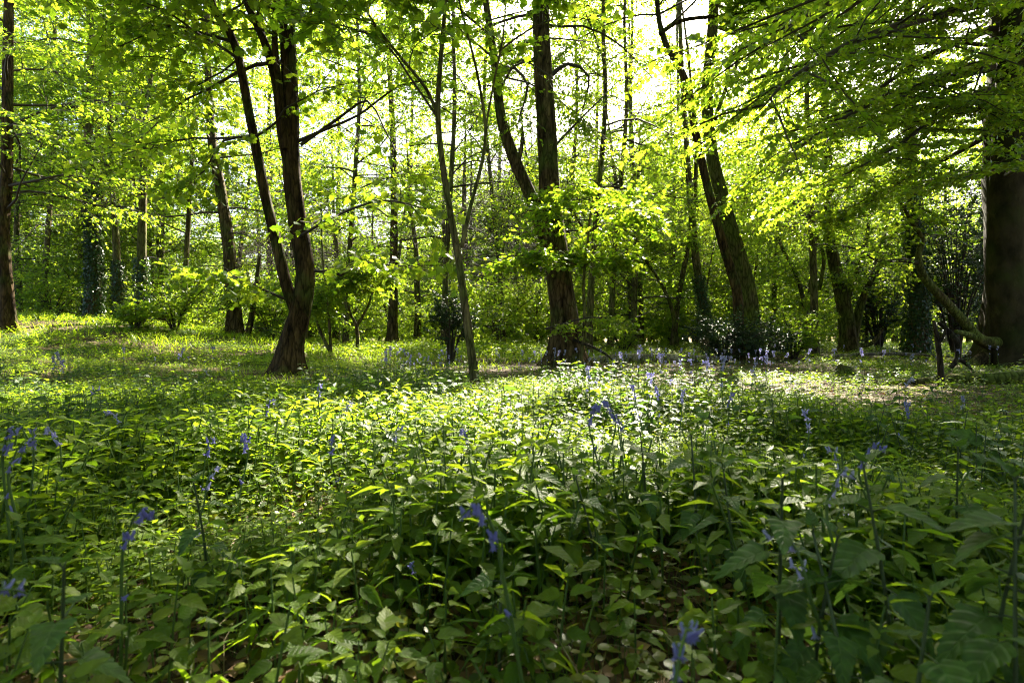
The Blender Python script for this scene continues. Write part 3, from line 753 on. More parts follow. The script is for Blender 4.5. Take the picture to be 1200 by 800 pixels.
# ------------------------------------------------------------------ shrubs
def make_shrub(name, label, x, y, rx, ry, h, n, leaf='holly', size=.07, seed=1, cat='shrub', T=T_OVATE, z0=0.0, stems=7, group=None):
    r = np.random.default_rng(seed)
    b = np.array([x, y, gz(x, y)])
    root = thing(name, b, label, cat, group)
    c = Crown(seed)
    for k in range(stems):
        a = k * 2.4 + r.uniform(-.4, .4); sp = r.uniform(.25, 1)
        tip = np.array([math.cos(a) * rx * sp, math.sin(a) * ry * sp, h * r.uniform(.55, 1.0)])
        P, rr = resample([(0.05 * math.cos(a), .05 * math.sin(a), -.03), tuple(tip * [.35, .35, .5]), tuple(tip)], [.03, .02, .006], .2)
        tube(c.bm, P, rr, 5, cap=False)
        c.spray(P, float(np.linalg.norm(tip)) * .8, .02, max(3, n // (stems * 30)), 5, .35, .28, z0 + .12, .55)
    lm = MB()
    c.leaves(lm, T, size, 16 if 'holly_tree' in name else 8, .7, .2, False, True, b, wid=1.1)
    link('stems', c.bm.mesh(name + '_stems', M['twig']), root)
    link('foliage', lm.mesh(name + '_foliage', M[leaf], smooth=False), root)
    return root


def shrub_px(name, label, px, d, *a, **k):
    return make_shrub(name, label, (px - 600) / F * d, d, *a, **k)


shrub_px('holly_bush', 'dark dense holly bush round the feet of the leaning pair', 848, 13.2, 1.2, .8, 1.05, 2200, seed=61, stems=14, size=.075)
shrub_px('holly_bush', 'dark low bush beside the feet of the leaning pair, right of the bigger holly', 893, 13.6, .9, .7, .75, 1500, seed=62, stems=10)
shrub_px('holly_tree', 'small dark holly with a single stem behind the slender sapling', 528, 13.0, .6, .6, 1.9, 1300, seed=63, stems=9, cat='holly tree', z0=.25)
shrub_px('bramble_bush', 'light green leafy shrub between the leaning pair and the many-stemmed tree', 930, 14.5, 1.3, .9, 1.3, 2200, leaf='sycamore', seed=64, stems=10, size=.08)
shrub_px('holly_tree', 'tall dark holly against the wood, left of the great beech trunk', 1120, 15.5, 1.9, 1.4, 5.2, 6500, seed=65, stems=22, size=.075, cat='holly tree')
shrub_px('holly_tree', 'dark holly showing between the many-stemmed tree and the ivied column', 1030, 19.5, 1.8, 1.4, 4.0, 4500, seed=66, stems=18, cat='holly tree')
shrub_px('holly_tree', 'dark holly close behind the great beech trunk', 1180, 17, 1.8, 1.4, 5.6, 5000, seed=67, stems=18, cat='holly tree')
shrub_px('elder_bush', 'bright young leafy shrub in front of the ivied pair of trunks', 158, 15.2, .6, .5, .8, 900, leaf='sycamore', seed=68, stems=7, size=.10)
shrub_px('elder_bush', 'pale leafy shrub at the bank foot, left of the thick grey trunk', 205, 16.5, 1.2, .9, 1.5, 1800, leaf='sycamore', seed=69, stems=9, size=.09)
shrub_px('elder_bush', 'leafy green bush on the bank crest right of the left edge trunk', 62, 18.5, 1.4, 1.0, 1.9, 2200, leaf='wood', seed=70, stems=10, size=.09)
shrub_px('elder_bush', 'green bush close right of the thick grey trunk', 318, 18.0, 1.2, .9, 1.6, 1800, leaf='wood', seed=71, stems=9, size=.09)
shrub_px('elder_bush', 'airy leafy shrub behind the fallen pale log, left of the leaning pair', 730, 17.0, 1.1, .9, 1.1, 1300, leaf='wood', seed=72, stems=8, size=.08)

# ------------------------------------------------------------------ trees deeper in the wood, copies of a few kinds
def proto_tree(name, seed, H, r0, n, t, L, size, per=8, n2=8, nt=7, bark='bark_far', leaf='wood', lean=.3, ivy=None):
    r = np.random.default_rng(seed)
    pts = [(0, 0, -.15)]
    dx = r.normal(0, lean / 6, 2)
    for k in range(1, 8):
        dx = dx + r.normal(0, lean / 9, 2)
        pts.append((pts[-1][0] + dx[0], pts[-1][1] + dx[1], H * k / 7))
    rr = [r0 * (1 - .85 * (k / 7) ** 1.1) for k in range(8)]
    o = make_tree(name, 'x', [dict(pts=pts, r=rr)], dict(size=size, per=per, droop=.45, twig=.5, nt=nt, n2=n2, tilt=.8, hang=.4, flat=.45, n=n, t=t, L=L, cull=False), bark, leaf, T_DIAM, seed, .5, 5, sides=12, ivy=ivy)
    return o


protos = [proto_tree('woodland_tree', 101, 9.5, .20, 30, (.14, .95), 3.2, .11),
          proto_tree('woodland_tree', 102, 8.5, .13, 26, (.12, .95), 2.7, .105),
          proto_tree('woodland_tree', 103, 10, .09, 22, (.3, .95), 2.0, .105, lean=.8),
          proto_tree('understorey_tree', 104, 6, .055, 30, (.08, .95), 2.3, .105, lean=.7),
          proto_tree('understorey_tree', 105, 4, .04, 26, (.07, .95), 1.9, .095, lean=.6),
          proto_tree('woodland_tree', 106, 10.5, .24, 30, (.25, .95), 3.4, .11, ivy=[(.2, 5, 2600)]),
          proto_tree('woodland_tree', 107, 15.5, .15, 46, (.28, .98), 3.2, .12)]

LAND = [(10, 'the left edge trunk'), (108, 'the ivied pair'), (190, 'the ivied pair'), (274, 'the thick grey trunk'), (345, 'the stout sycamore'), (459, 'the pale upright trunk'), (550, 'the slender sapling'),
        (660, 'the great forked tree'), (765, 'the bowing thin tree'), (862, 'the crossing leaning pair'), (945, 'the slim left-leaning tree'), (995, 'the many-stemmed tree'), (1074, 'the ivied column'), (1165, 'the great beech')]
KIND = ['broad leafy tree', 'middling leafy tree', 'slim bare-stemmed tree', 'low spreading tree', 'small bushy tree', 'ivy-footed tree', 'very tall airy tree']
spots = []
rr = np.random.default_rng(909)


def free(x, y, mind):
    return all((x - a) ** 2 + (y - b) ** 2 > mind * mind for a, b, *_ in spots)


def place(n, dlo, dhi, pxlo, pxhi, kinds, mind, avoid=None):
    got = tries = 0
    while got < n and tries < n * 60:
        tries += 1
        y = math.sqrt(rr.uniform(dlo ** 2, dhi ** 2)); px = rr.uniform(pxlo, pxhi)
        x = (px - 600) / F * y
        if avoid and avoid(px, y): continue
        if not free(x, y, mind): continue
        spots.append((x, y, int(rr.choice(kinds)), px)); got += 1


sunny = lambda px, y: 700 < px < 930 and y < 45
place(14, 21, 30, -60, 430, [0, 1, 5, 1], 2.6)
place(10, 22, 32, 380, 720, [0, 1, 2], 2.8)
place(12, 20, 34, 940, 1280, [0, 1, 5], 2.6)
place(40, 30, 60, 430, 1280, [0, 1, 2, 2, 5], 2.3, lambda px, y: 790 < px < 900 and y < 40)
place(9, 28, 44, -80, 430, [1, 0, 2], 2.5)
place(8, 20, 34, 0, 300, [3, 4], 1.8)
place(13, 20, 34, 300, 640, [3, 4], 1.8)
place(26, 20, 40, 640, 1250, [3, 4, 3], 1.8)
place(30, 26, 60, 560, 1000, [2], 1.2)
place(9, 19, 30, 570, 790, [1, 2, 1, 3], 2.0)
place(55, 36, 80, 350, 1240, [4, 4, 3], 1.4)
place(48, 34, 75, 330, 1240, [3, 4, 3], 1.6)
place(16, 60, 85, 100, 1250, [0, 1], 4)
place(18, 23, 34, -60, 770, [6], 2.2)
place(8, 30, 42, 560, 900, [6], 2.5)
TALLBACK = [(700, 42, 1.7), (742, 39, 1.6), (790, 45, 1.6), (905, 40, 1.6), (480, 40, 1.5), (395, 39, 1.5)]
for px, y, sc in TALLBACK: spots.append(((px - 600) / F * y, y, 6, px))
around = [(-6.5, -2.5, 0), (5.5, -3.5, 5), (-1, -7.5, 0), (-8.5, 3.5, 1), (8.5, 2.5, 5), (-13, 7.5, 0), (13, 7, 1), (-3.5, -1.2, 4), (4.5, .2, 4), (3.0, -11, 5), (-7, -9, 1), (9, -7, 0), (-3.9, 2.7, 6), (4.2, 2.8, 6), (.3, -1.8, 6), (-2.2, -4.5, 6), (2.6, -4.8, 6), (6.6, 5.4, 6), (-6.4, 5.2, 6)]  # unseen trees of the wood, added beside and behind the camera to block sky light
for x, y, k in around: spots.append((x, y, k, None))
used = {k: False for k in range(7)}
ORD = ['first', 'second', 'third', 'fourth', 'fifth', 'sixth', 'seventh', 'eighth', 'ninth', 'tenth', 'eleventh', 'twelfth', 'thirteenth', 'fourteenth', 'fifteenth', 'sixteenth']
bins = {}
for i, (x, y, k, px) in enumerate(spots):
    if px is None: continue
    j = min(range(len(LAND)), key=lambda q: abs(LAND[q][0] - px))
    bins.setdefault((k, LAND[j][1], y > 36), []).append((px, i))
labels = {}


def thin_crown(t, x, y, z, rz, s, pc=1.0):
    """give this tree its own crown, without the leaves where the canopy has a gap"""
    ch = [c for c in t.children if c.name.startswith('crown')][0]
    me = ch.data
    V = np.zeros(len(me.vertices) * 3, np.float32); me.vertices.foreach_get('co', V); V = V.reshape(-1, 4, 3)
    C = V.mean(1) * s
    W = np.stack([C[:, 0] * math.cos(rz) - C[:, 1] * math.sin(rz) + x, C[:, 0] * math.sin(rz) + C[:, 1] * math.cos(rz) + y, C[:, 2] + z], -1)
    h = W[:, 2] - .25; k = h / SUN[2]
    m = lit(W[:, 0] - SUN[0] * k, W[:, 1] - SUN[1] * k, .8, pc) * sstep(1.6, 3.0, h)
    V = V[rr.random(len(C)) > m]
    mb = MB(); f = T_DIAM[1]
    mb.add(V.reshape(-1, 3), (np.arange(len(V))[:, None, None] * 4 + f[None]).reshape(-1, 3))
    ch.data = mb.mesh('crown', me.materials[0], smooth=False)


for (k, lm, far), v in bins.items():
    v.sort()
    for q, (px, i) in enumerate(v):
        pre = '' if len(v) == 1 else ORD[min(q, 15)] + ' from left of the '
        kd = KIND[k] if len(v) == 1 else KIND[k] + 's'
        labels[i] = f"{pre}{kd} {'deep ' if far else ''}behind {lm}"
for i, (x, y, k, px) in enumerate(spots):
    p = protos[k]
    big = [sc for a, b, sc in TALLBACK if a == px and b == y]
    if px is None: labels[i] = KIND[k] + ' of the same wood added out of view to block sky light'
    s = rr.uniform(.85, 1.2) * (1 + .5 * float(sstep(30, 50, y)))
    if big: s = big[0]
    rz = rr.uniform(0, 6.28)
    first_use = not used[k]
    g = 'young understorey trees in the wood' if k in (3, 4) else 'slim trees deeper in the wood'
    if not used[k]:
        used[k] = True
        p.location = (x, y, gz(x, y)); p.rotation_euler = (0, 0, rz); p.scale = (s, s, s); p['label'] = labels[i]; p['group'] = g
    else:
        t = copy_tree(p, (x, y, gz(x, y)), rz, s, labels[i], g)
        if y < 56: thin_crown(t, x, y, gz(x, y), rz, s, (.93 if px < 720 else .7) if big else .9 if k == 6 else 1.0)


for i, (x, y, k, px) in enumerate(spots):
    p = protos[k]
    if abs(p.location.x - x) < .01 and abs(p.location.y - y) < .01 and y < 56:
        thin_crown(p, x, y, gz(x, y), p.rotation_euler[2], p.scale[0], .9 if k == 6 else 1.0)


# ------------------------------------------------------------------ wood floor plants
def in_view(x, y, margin=.15):
    return np.abs(x) < (0.923 + margin) * y + .25


FEET = [(-3.62, 8.8, .7), (1.13, 11.7, 1.0), (-.39, 5.9, .22), (11.0, 11.6, 1.6), (5.7, 13.2, 1.2)]


def density(x, y):
    """how closely the carpet of herbs grows"""
    ys = np.maximum(y, .2)
    px = 600 + F * x / ys; py = 400 + F * .45 / ys
    m = .35 + .9 * sstep(.3, .62, vnoise(x * 1.1, y * 1.1, 21) * .6 + vnoise(x * 3.1, y * 3.1, 22) * .4)
    bare = np.zeros_like(x)
    for cx, cy, rx, ry, s in [(800, 690, 190, 90, .75), (500, 720, 120, 60, .6), (1090, 480, 190, 26, .9), (700, 640, 120, 50, .4), (950, 440, 300, 12, .7), (640, 435, 130, 6, .95), (700, 427, 270, 5, .95), (920, 434, 170, 5, .85), (1130, 450, 120, 14, .8), (380, 600, 60, 30, .3)]:
        q = ((px - cx) / rx) ** 2 + ((py - cy) / ry) ** 2
        bare = np.maximum(bare, s * sstep(1.4, .5, q))
    for fx, fy, fr in FEET:
        m = m * sstep(fr * .7, fr * 1.5, np.hypot(x - fx, y - fy))
    return np.clip(m * (1 - bare), 0, 1)


def herb(mb, seed, T, H, nodes_, L, mi_leaf=0, mi_stem=1):
    r = np.random.default_rng(seed)
    lean = r.normal(0, .12, 2)
    top = np.array([lean[0] * H, lean[1] * H, H])
    P, rad = resample([(0, 0, -.01), tuple(top * [.4, .4, .5]), tuple(top)], [.0022, .002, .0014], H / 4)
    tube(mb, P, rad, 4, cap=False, mi=mi_stem)
    pos, ax, up, S = [], [], [], []
    a0 = r.uniform(0, 6.28)
    for k in range(nodes_):
        f = 1 - .15 * k ** 1.05 if nodes_ > 3 else 1 - .22 * k
        q = top * np.array([f ** 1.4, f ** 1.4, f])
        for s in (0, math.pi):
            a = a0 + k * math.pi / 2 + s + r.normal(0, .22)
            el = (.45 if k == 0 else .18 - .12 * k) + r.normal(0, .22)
            d = np.array([math.cos(a) * math.cos(el), math.sin(a) * math.cos(el), math.sin(el)])
            l = L * (.55 if k == 0 else 1.0 - .04 * k) * r.uniform(.8, 1.15)
            pos.append(q + d * .008); ax.append(d); up.append(np.array([0, 0, 1.0]) + r.normal(0, .3, 3)); S.append(l)
    stamp(mb, T, np.array(pos[2:]), np.array(ax[2:]), np.array(up[2:]), np.array(S[2:]), mi_leaf)
    stamp(mb, T, np.array(pos[:2]), np.array(ax[:2]), np.array(up[:2]), np.array(S[:2]), 2)


def herb_tmpl(seed, T, H, n, L):
    mb = MB(); herb(mb, seed, T, H, n, L)
    return mb


# carpets: one object of stuff each, many small plants
def carpet(name, label, cat, pts, hs, tmpls, mats, seed):
    r = np.random.default_rng(seed)
    out = MB()
    which = r.integers(0, len(tmpls), len(pts))
    for k, t in enumerate(tmpls):
        idx = np.where(which == k)[0]
        if not len(idx): continue
        a = r.uniform(0, 6.283, len(idx)); s = hs[idx]
        c, sn = np.cos(a) * s, np.sin(a) * s
        b = 0
        for V, fl, n_, uv, mi in zip(t.v, t.f, t.n, t.uv, t.mi):
            nv = len(V)
            X = c[:, None] * V[None, :, 0] - sn[:, None] * V[None, :, 1]
            Y = sn[:, None] * V[None, :, 0] + c[:, None] * V[None, :, 1]
            Z = s[:, None] * V[None, :, 2]
            W = np.stack([X, Y, Z], -1) + pts[idx][:, None]
            f = fl.reshape(-1, n_[0]) - b
            Fx = (np.arange(len(idx))[:, None, None] * nv + f[None]).reshape(-1, n_[0])
            out.add(W.reshape(-1, 3), Fx, np.tile(uv, (len(idx), 1)), int(mi[0]))
            b += nv
    o = link(name, out.mesh(name, mats, uvs=True))
    return tag(o, label, cat, kind='stuff')


def scatter(n, ylo, yhi, seed, power=1.0, margin=.12):
    r = np.random.default_rng(seed)
    y = ylo + (yhi - ylo) * r.random(n) ** power
    w = (0.923 + margin) * y + .3
    x = r.uniform(-1, 1, n) * w
    return x, y, r


def lift(x, y):
    return np.stack([x, y, height(x, y)], -1)


hi = [herb_tmpl(200 + k, T_MERC, .135 + .011 * k, 5, .051) for k in range(8)]
lo = [herb_tmpl(230 + k, T_MERCLO, .16 + .012 * k, 4, .056) for k in range(6)]
far_t = [herb_tmpl(250 + k, T_DIAM, .2 + .02 * k, 3, .10) for k in range(5)]

# nearest herbs: plants of their own
near_pts = []
x, y, r = scatter(5200, .45, 3.0, 301, 1.0)
ok = in_view(x, y, .1) & (r.random(len(x)) < density(x, y) * (.3 + y) / 2.2)
x, y = x[ok], y[ok]
q = np.argsort(y)[:280]
nx, ny = x[q], y[q]
hmesh = [t.mesh('herb', [M['mercury'], M['stem'], M['young']], uvs=True) for t in hi]
for i in range(len(nx)):
    if ny[i] < .75 and abs(nx[i]) < .12: continue
    o = link('mercury_plant', hmesh[i % 8])
    o.location = (nx[i], ny[i], gz(nx[i], ny[i])); s = float(r.uniform(.65, 1.12)); o.scale = (s, s, s)
    o.rotation_euler = (float(r.normal(0, .08)), float(r.normal(0, .08)), float(r.uniform(0, 6.28)))
    tag(o, 'green woodland herb with paired pointed leaves, one of the nearest in the carpet', 'herb', "dog's mercury plants at the near side of the carpet")
x, y = x[np.argsort(y)[280:]], y[np.argsort(y)[280:]]
carp = [(x, y)]
x, y, r = scatter(30000, 1.0, 6.0, 302, .85)
ok = in_view(x, y) & (r.random(len(x)) < density(x, y) * .75); carp.append((x[ok], y[ok]))
X = np.concatenate([c[0] for c in carp]); Y = np.concatenate([c[1] for c in carp])
P = lift(X, Y)
VAR = lambda x, y: .5 + 1.0 * vnoise(x * 1.4, y * 1.4, 41)
carpet('herb_carpet', "carpet of dog's mercury with paired pointed leaves spreading over the sunny glade", 'ground cover', P, rng.uniform(.55, 1.15, len(P)) * (1 - .4 * sstep(2.5, 6, Y)) * VAR(X, Y), hi[:4] + lo, [M['mercury'], M['stem'], M['young']], 1)
T_NETLO = blade(7, .33, 1, .25, .22, .1, 1, 'heart')
nl = [herb_tmpl(270 + k, T_NETLO, .2 + .03 * k, 5, .06) for k in range(5)]
x, y, r = scatter(5000, .8, 8.0, 311, .9)
ok = in_view(x, y) & (r.random(len(x)) < density(x, y) * sstep(.45, .65, vnoise(x * .9, y * .9, 43))); P = lift(x[ok], y[ok])
carpet('young_nettles', 'young heart-leaved nettles mixed in patches through the herb carpet', 'ground cover', P, rng.uniform(.5, 1.1, len(P)), nl, [M['nettle'], M['darkstem'], M['young']], 5)
mb = MB(); SL = blade(6, .03, 1, .5, .3)
x, y, r = scatter(420, .8, 9, 312, .8)
P = lift(np.repeat(x, 6), np.repeat(y, 6)); n = len(P); a = r.uniform(0, 6.28, n); el = r.uniform(.5, 1.3, n)
stamp(mb, SL, P, np.stack([np.cos(a) * np.cos(el), np.sin(a) * np.cos(el), np.sin(el)], -1), np.stack([-np.cos(a), -np.sin(a), np.full(n, .5)], -1), r.uniform(.07, .15, n))
tag(link('bluebell_leaves', mb.mesh('bluebell_leaves', [M['grass']])), 'narrow strap-like bluebell leaves arching out of the carpet', 'ground cover', kind='stuff')
x, y, r = scatter(40000, 5.0, 13, 303, .8)
ok = in_view(x, y) & (r.random(len(x)) < density(x, y)); P = lift(x[ok], y[ok])
carpet('herb_undergrowth', 'low leafy undergrowth across the middle of the wood floor', 'ground cover', P, rng.uniform(.22, .48, len(P)) * VAR(P[:, 0], P[:, 1]), lo[:2] + far_t, [M['mercury'], M['stem'], M['young']], 2)
x, y, r = scatter(70000, 11, 34, 304, .9)
ok = in_view(x, y) & (r.random(len(x)) < density(x, y) * (1 - .6 * sstep(3, 6, x))); P = lift(x[ok], y[ok])
carpet('bank_undergrowth', 'bright leafy undergrowth on the bank and under the far trees', 'ground cover', P, rng.uniform(.35, .8, len(P)) * (1 + .9 * sstep(14, 16, P[:, 1]) * sstep(2.5, 0, P[:, 0]) * sstep(-6, -3, P[:, 0])), far_t, [M['grass'], M['stem'], M['grass']], 3)

# low yellowing herbs and ivy leaves close to the soil
mb = MB()
x, y, r = scatter(26000, .5, 4.5, 305, .9)
ok = in_view(x, y) & (r.random(len(x)) < .35 + .65 * (vnoise(x * 2.5, y * 2.5, 31) > .45)); x, y = x[ok], y[ok]
P = lift(x, y); n = len(P); hz = r.uniform(.012, .075, n)
Q = P + np.stack([r.normal(0, .015, n), r.normal(0, .015, n), hz], -1)
prisms(mb, P, Q, np.full(n, .0009), np.full(n, .0007), 1)
a = r.uniform(0, 6.28, n)
stamp(mb, T_ROUND, Q, np.stack([np.cos(a), np.sin(a), r.normal(.05, .2, n)], -1), np.array([0, 0, 1.0]) + r.normal(0, .28, (n, 3)), r.uniform(.012, .028, n))
tag(link('low_herb_leaves', mb.mesh('low_herb_leaves', [M['groundherb'], M['stem']])), 'small rounded yellow-green leaves creeping over the soil between the taller herbs', 'ground cover', kind='stuff')

# fallen leaves
mb = MB()
x, y, r = scatter(16000, .45, 14, 306, 1.5)
ok = in_view(x, y); x, y = x[ok], y[ok]; P = lift(x, y); n = len(P); P[:, 2] += r.uniform(.002, .02, n)
a = r.uniform(0, 6.28, n)
stamp(mb, T_OVATE, P, np.stack([np.cos(a), np.sin(a), r.normal(.0, .25, n)], -1), np.array([0, 0, 1.0]) + r.normal(0, .4, (n, 3)), r.uniform(.02, .06, n))
tag(link('leaf_litter', mb.mesh('leaf_litter', M['litter'], smooth=False)), 'dry brown fallen leaves scattered over the wood floor', 'leaf litter', kind='stuff')

# dry stalks and thin grass
mb = MB()
x, y, r = scatter(2600, .5, 6, 307, 1.0)
ok = in_view(x, y); x, y = x[ok], y[ok]; P = lift(x, y); n = len(P)
a = r.uniform(0, 6.28, n); el = r.uniform(.0, .8, n); L = r.uniform(.05, .2, n)
D1 = np.stack([np.cos(a) * np.cos(el), np.sin(a) * np.cos(el), np.sin(el)], -1)
mid = P + D1 * L[:, None] * .5; mid[:, 2] += .01
end = mid + (D1 * [1, 1, .1] + np.stack([-np.sin(a), np.cos(a), np.full(n, -.3)], -1) * r.uniform(-.6, .6, n)[:, None]) * L[:, None] * .5
end[:, 2] = np.maximum(end[:, 2], P[:, 2] + .006)
prisms(mb, P, mid, np.full(n, .0011), np.full(n, .001)); prisms(mb, mid, end, np.full(n, .001), np.full(n, .0006))
tag(link('dry_stalks', mb.mesh('dry_stalks', M['straw'])), 'thin dry stalks lying between the herbs', 'dry stalks', kind='stuff')

mb = MB(); r = np.random.default_rng(331)
for k in range(420):
    yy = r.uniform(.8, 14); xx = r.uniform(-1, 1) * (.93 * yy + .3); a = r.uniform(0, 6.28); L = r.uniform(.06, .4) * (1 + .12 * yy)
    p0 = np.array([xx, yy, gz(xx, yy) + .01]); p1 = p0 + np.array([math.cos(a), math.sin(a), r.uniform(-.02, .15)]) * L; pm = (p0 + p1) / 2 + r.normal(0, .06 * L, 3) + [0, 0, .01]
    w = r.uniform(.0015, .004) * (1 + .1 * yy)
    prisms(mb, [p0, pm], [pm, p1], [w, w * .8], [w * .8, w * .4])
    if k % 3 == 0: prisms(mb, [pm], [pm + np.array([math.cos(a + .7), math.sin(a + .7), .2]) * L * .35], [w * .6], [w * .3])
tag(link('fallen_twigs', mb.mesh('fallen_twigs', M['deadwood'])), 'thin dark fallen twigs lying among leaves and herbs', 'fallen twigs', kind='stuff')

mb = MB()
BL = blade(4, .035, 1, .35, .2)
x, y, r = scatter(26000, 7, 24, 308, .9)
ok = in_view(x, y) & (r.random(len(x)) < sstep(4.5, 1.0, x) * sstep(.35, .6, vnoise(x * .8, y * .8, 33)) * (density(x, y) > .02)); P = lift(x[ok], y[ok]); n = len(P)
a = r.uniform(0, 6.28, n); el = r.uniform(.8, 1.5, n)
D1 = np.stack([np.cos(a) * np.cos(el), np.sin(a) * np.cos(el), np.sin(el)], -1)
stamp(mb, BL, P, D1, np.stack([-np.cos(a), -np.sin(a), np.full(n, .3)], -1), r.uniform(.05, .16, n) * (1 + 1.0 * sstep(11, 14, P[:, 1])), 0, wid=1.3)
tag(link('grass', mb.mesh('grass', M['grass'])), 'bright green grassy blades on the bank and round the tree feet', 'grass', kind='stuff')


# ------------------------------------------------------------------ nettles
def make_nettle(seed, H, L, pairs, leaf='nettle'):
    r = np.random.default_rng(seed)
    st = MB(); lean = r.normal(0, .05, 2)
    top = np.array([lean[0], lean[1], H])
    P, rad = resample([(0, 0, -.02), tuple(top * [.3, .3, .5]), tuple(top)], [.0034, .003, .0018], H / 8)
    tube(st, P, rad, 4, cap=False)
    lv = MB(); a0 = r.uniform(0, 6.28)
    pos, ax, up, S = [], [], [], []
    for k in range(pairs):
        f = 1 - (k / pairs) ** .9 * .78
        q = top * np.array([f ** 1.5, f ** 1.5, f])
        for s in (0, math.pi):
            a = a0 + k * math.pi / 2 + s + r.normal(0, .15)
            el = (.85 if k == 0 else .25 - .12 * k) + r.normal(0, .12)
            d = np.array([math.cos(a) * math.cos(el), math.sin(a) * math.cos(el), math.sin(el)])
            pl = .006 if k == 0 else .022
            e = q + d * pl + np.array([0, 0, .003])
            prisms(st, q[None], e[None], [.0014], [.0011])
            d2 = d - np.array([0, 0, .18 + .1 * k])
            pos.append(e); ax.append(d2); up.append(np.array([0, 0, 1.0]) + r.normal(0, .16, 3)); S.append(L * ([.45, .85, 1.0, 1.05, .95, .85, .7][min(k, 6)]) * r.uniform(.88, 1.1))
    stamp(lv, T_NETTLE, np.array(pos), np.array(ax), np.array(up), np.array(S))
    return st.mesh('nettle_stem', M['darkstem']), lv.mesh('nettle_leaves', M[leaf], uvs=True)


NET = [  # px, py of the top, depth, leaf length, pairs, label
    (912, 540, .80, .105, 6, 'tall nettle whose broad toothed leaf catches the light, left of the spread-leaved nettle'),
    (1052, 548, .74, .115, 6, 'tall nettle with wide spread toothed leaves, pale ribs and a bright tip'),
    (1150, 545, .66, .115, 6, 'tall nettle in deep shade at the right edge, uppermost of the shaded group'),
    (1190, 575, .58, .11, 6, 'shaded nettle cut by the right edge'),
    (948, 620, .74, .095, 5, 'lower nettle with pale sunlit crown leaves beside a drooping bluebell'),
    (1010, 665, .62, .095, 5, 'nettle with a cross of broad leaves under the tall spread-leaved nettle'),
    (1120, 680, .52, .105, 5, 'dark blurred nettle low at the right, nearest of the shaded group'),
    (1060, 700, .56, .10, 5, 'dark nettle under the tall spread-leaved nettle, right of the cross-leaved one'),
    (885, 752, .56, .09, 4, 'broad-leaved nettle at the bottom, right of the drooping purple bluebell head'),
    (760, 505, 1.35, .10, 6, 'nettle with dark hanging leaves right of the upright bluebell clump'),
    (818, 512, 1.25, .10, 5, 'nettle with big flat leaves second right of the upright bluebell clump'),
    (862, 548, 1.1, .10, 5, 'dark-leaved nettle between the flat-leaved nettle and the light-catching one'),
    (700, 560, 1.2, .085, 5, 'small nettle below the upright bluebell clump'),
    (70, 640, .68, .10, 4, 'shaded broad-leaved nettle low at the left, below the dark bluebell cluster'),
    (30, 735, .55, .095, 4, 'dark broad-leaved nettle in the bottom left corner'),
    (585, 660, .85, .085, 4, 'broad-leaved nettle just right of the single near bluebell'),
    (245, 560, 1.15, .085, 5, 'bright sunlit young nettle with yellow-green leaves at the left of the glade'),
    (1010, 500, 1.6, .09, 5, 'nettle standing behind the row of blue heads at the right'),
    (1120, 520, 1.15, .10, 5, 'nettle with drooping leaves before the brown litter at the right'),
    (455, 480, 2.2, .09, 5, 'tall light green nettle left of the slender sapling'),
]
for i, (px, py, dd, L, prs, lab) in enumerate(NET):
    p = at(px, py, dd); g0 = gz(p[0], p[1])
    st, lv = make_nettle(400 + i, p[2] - g0, L * .68, prs)
    t = thing('nettle', (p[0], p[1], g0), lab, 'nettle', 'nettles among the bluebells')
    link('stem', st, t); link('leaves', lv, t)


# ------------------------------------------------------------------ bluebells
def bell_mesh(mat, nm='bell'):
    prof = [(0, .0010), (.002, .0026), (.007, .0031), (.012, .0033), (.0145, .0042), (.016, .0060), (.0152, .0072)]
    mb = MB(); sides = 12
    th = np.linspace(0, 2 * np.pi, sides, endpoint=False)
    V = []
    for k, (z, r0) in enumerate(prof):
        lobes = 1 + (.0 if k < 4 else (.22 if k < 6 else .35)) * np.cos(6 * th)
        V.append(np.stack([np.cos(th) * r0 * lobes, np.sin(th) * r0 * lobes, np.full(sides, -z) - (.0012 * np.cos(6 * th) if k >= 4 else 0)], -1))
    n = len(prof); V = np.concatenate(V)
    i = np.arange(n - 1)[:, None] * sides; j = np.arange(sides)[None]; k2 = (j + 1) % sides
    mb.add(V, np.stack([i + j, i + sides + j, i + sides + k2, i + k2], -1).reshape(-1, 4))
    mb.add(np.vstack([V[:sides], [[0, 0, .0005]]]), np.stack([np.arange(sides), (np.arange(sides) + 1) % sides, np.full(sides, sides)], -1))
    return mb.mesh(nm, M[mat])


BELL = bell_mesh('bell'); PALE = bell_mesh('palebell')


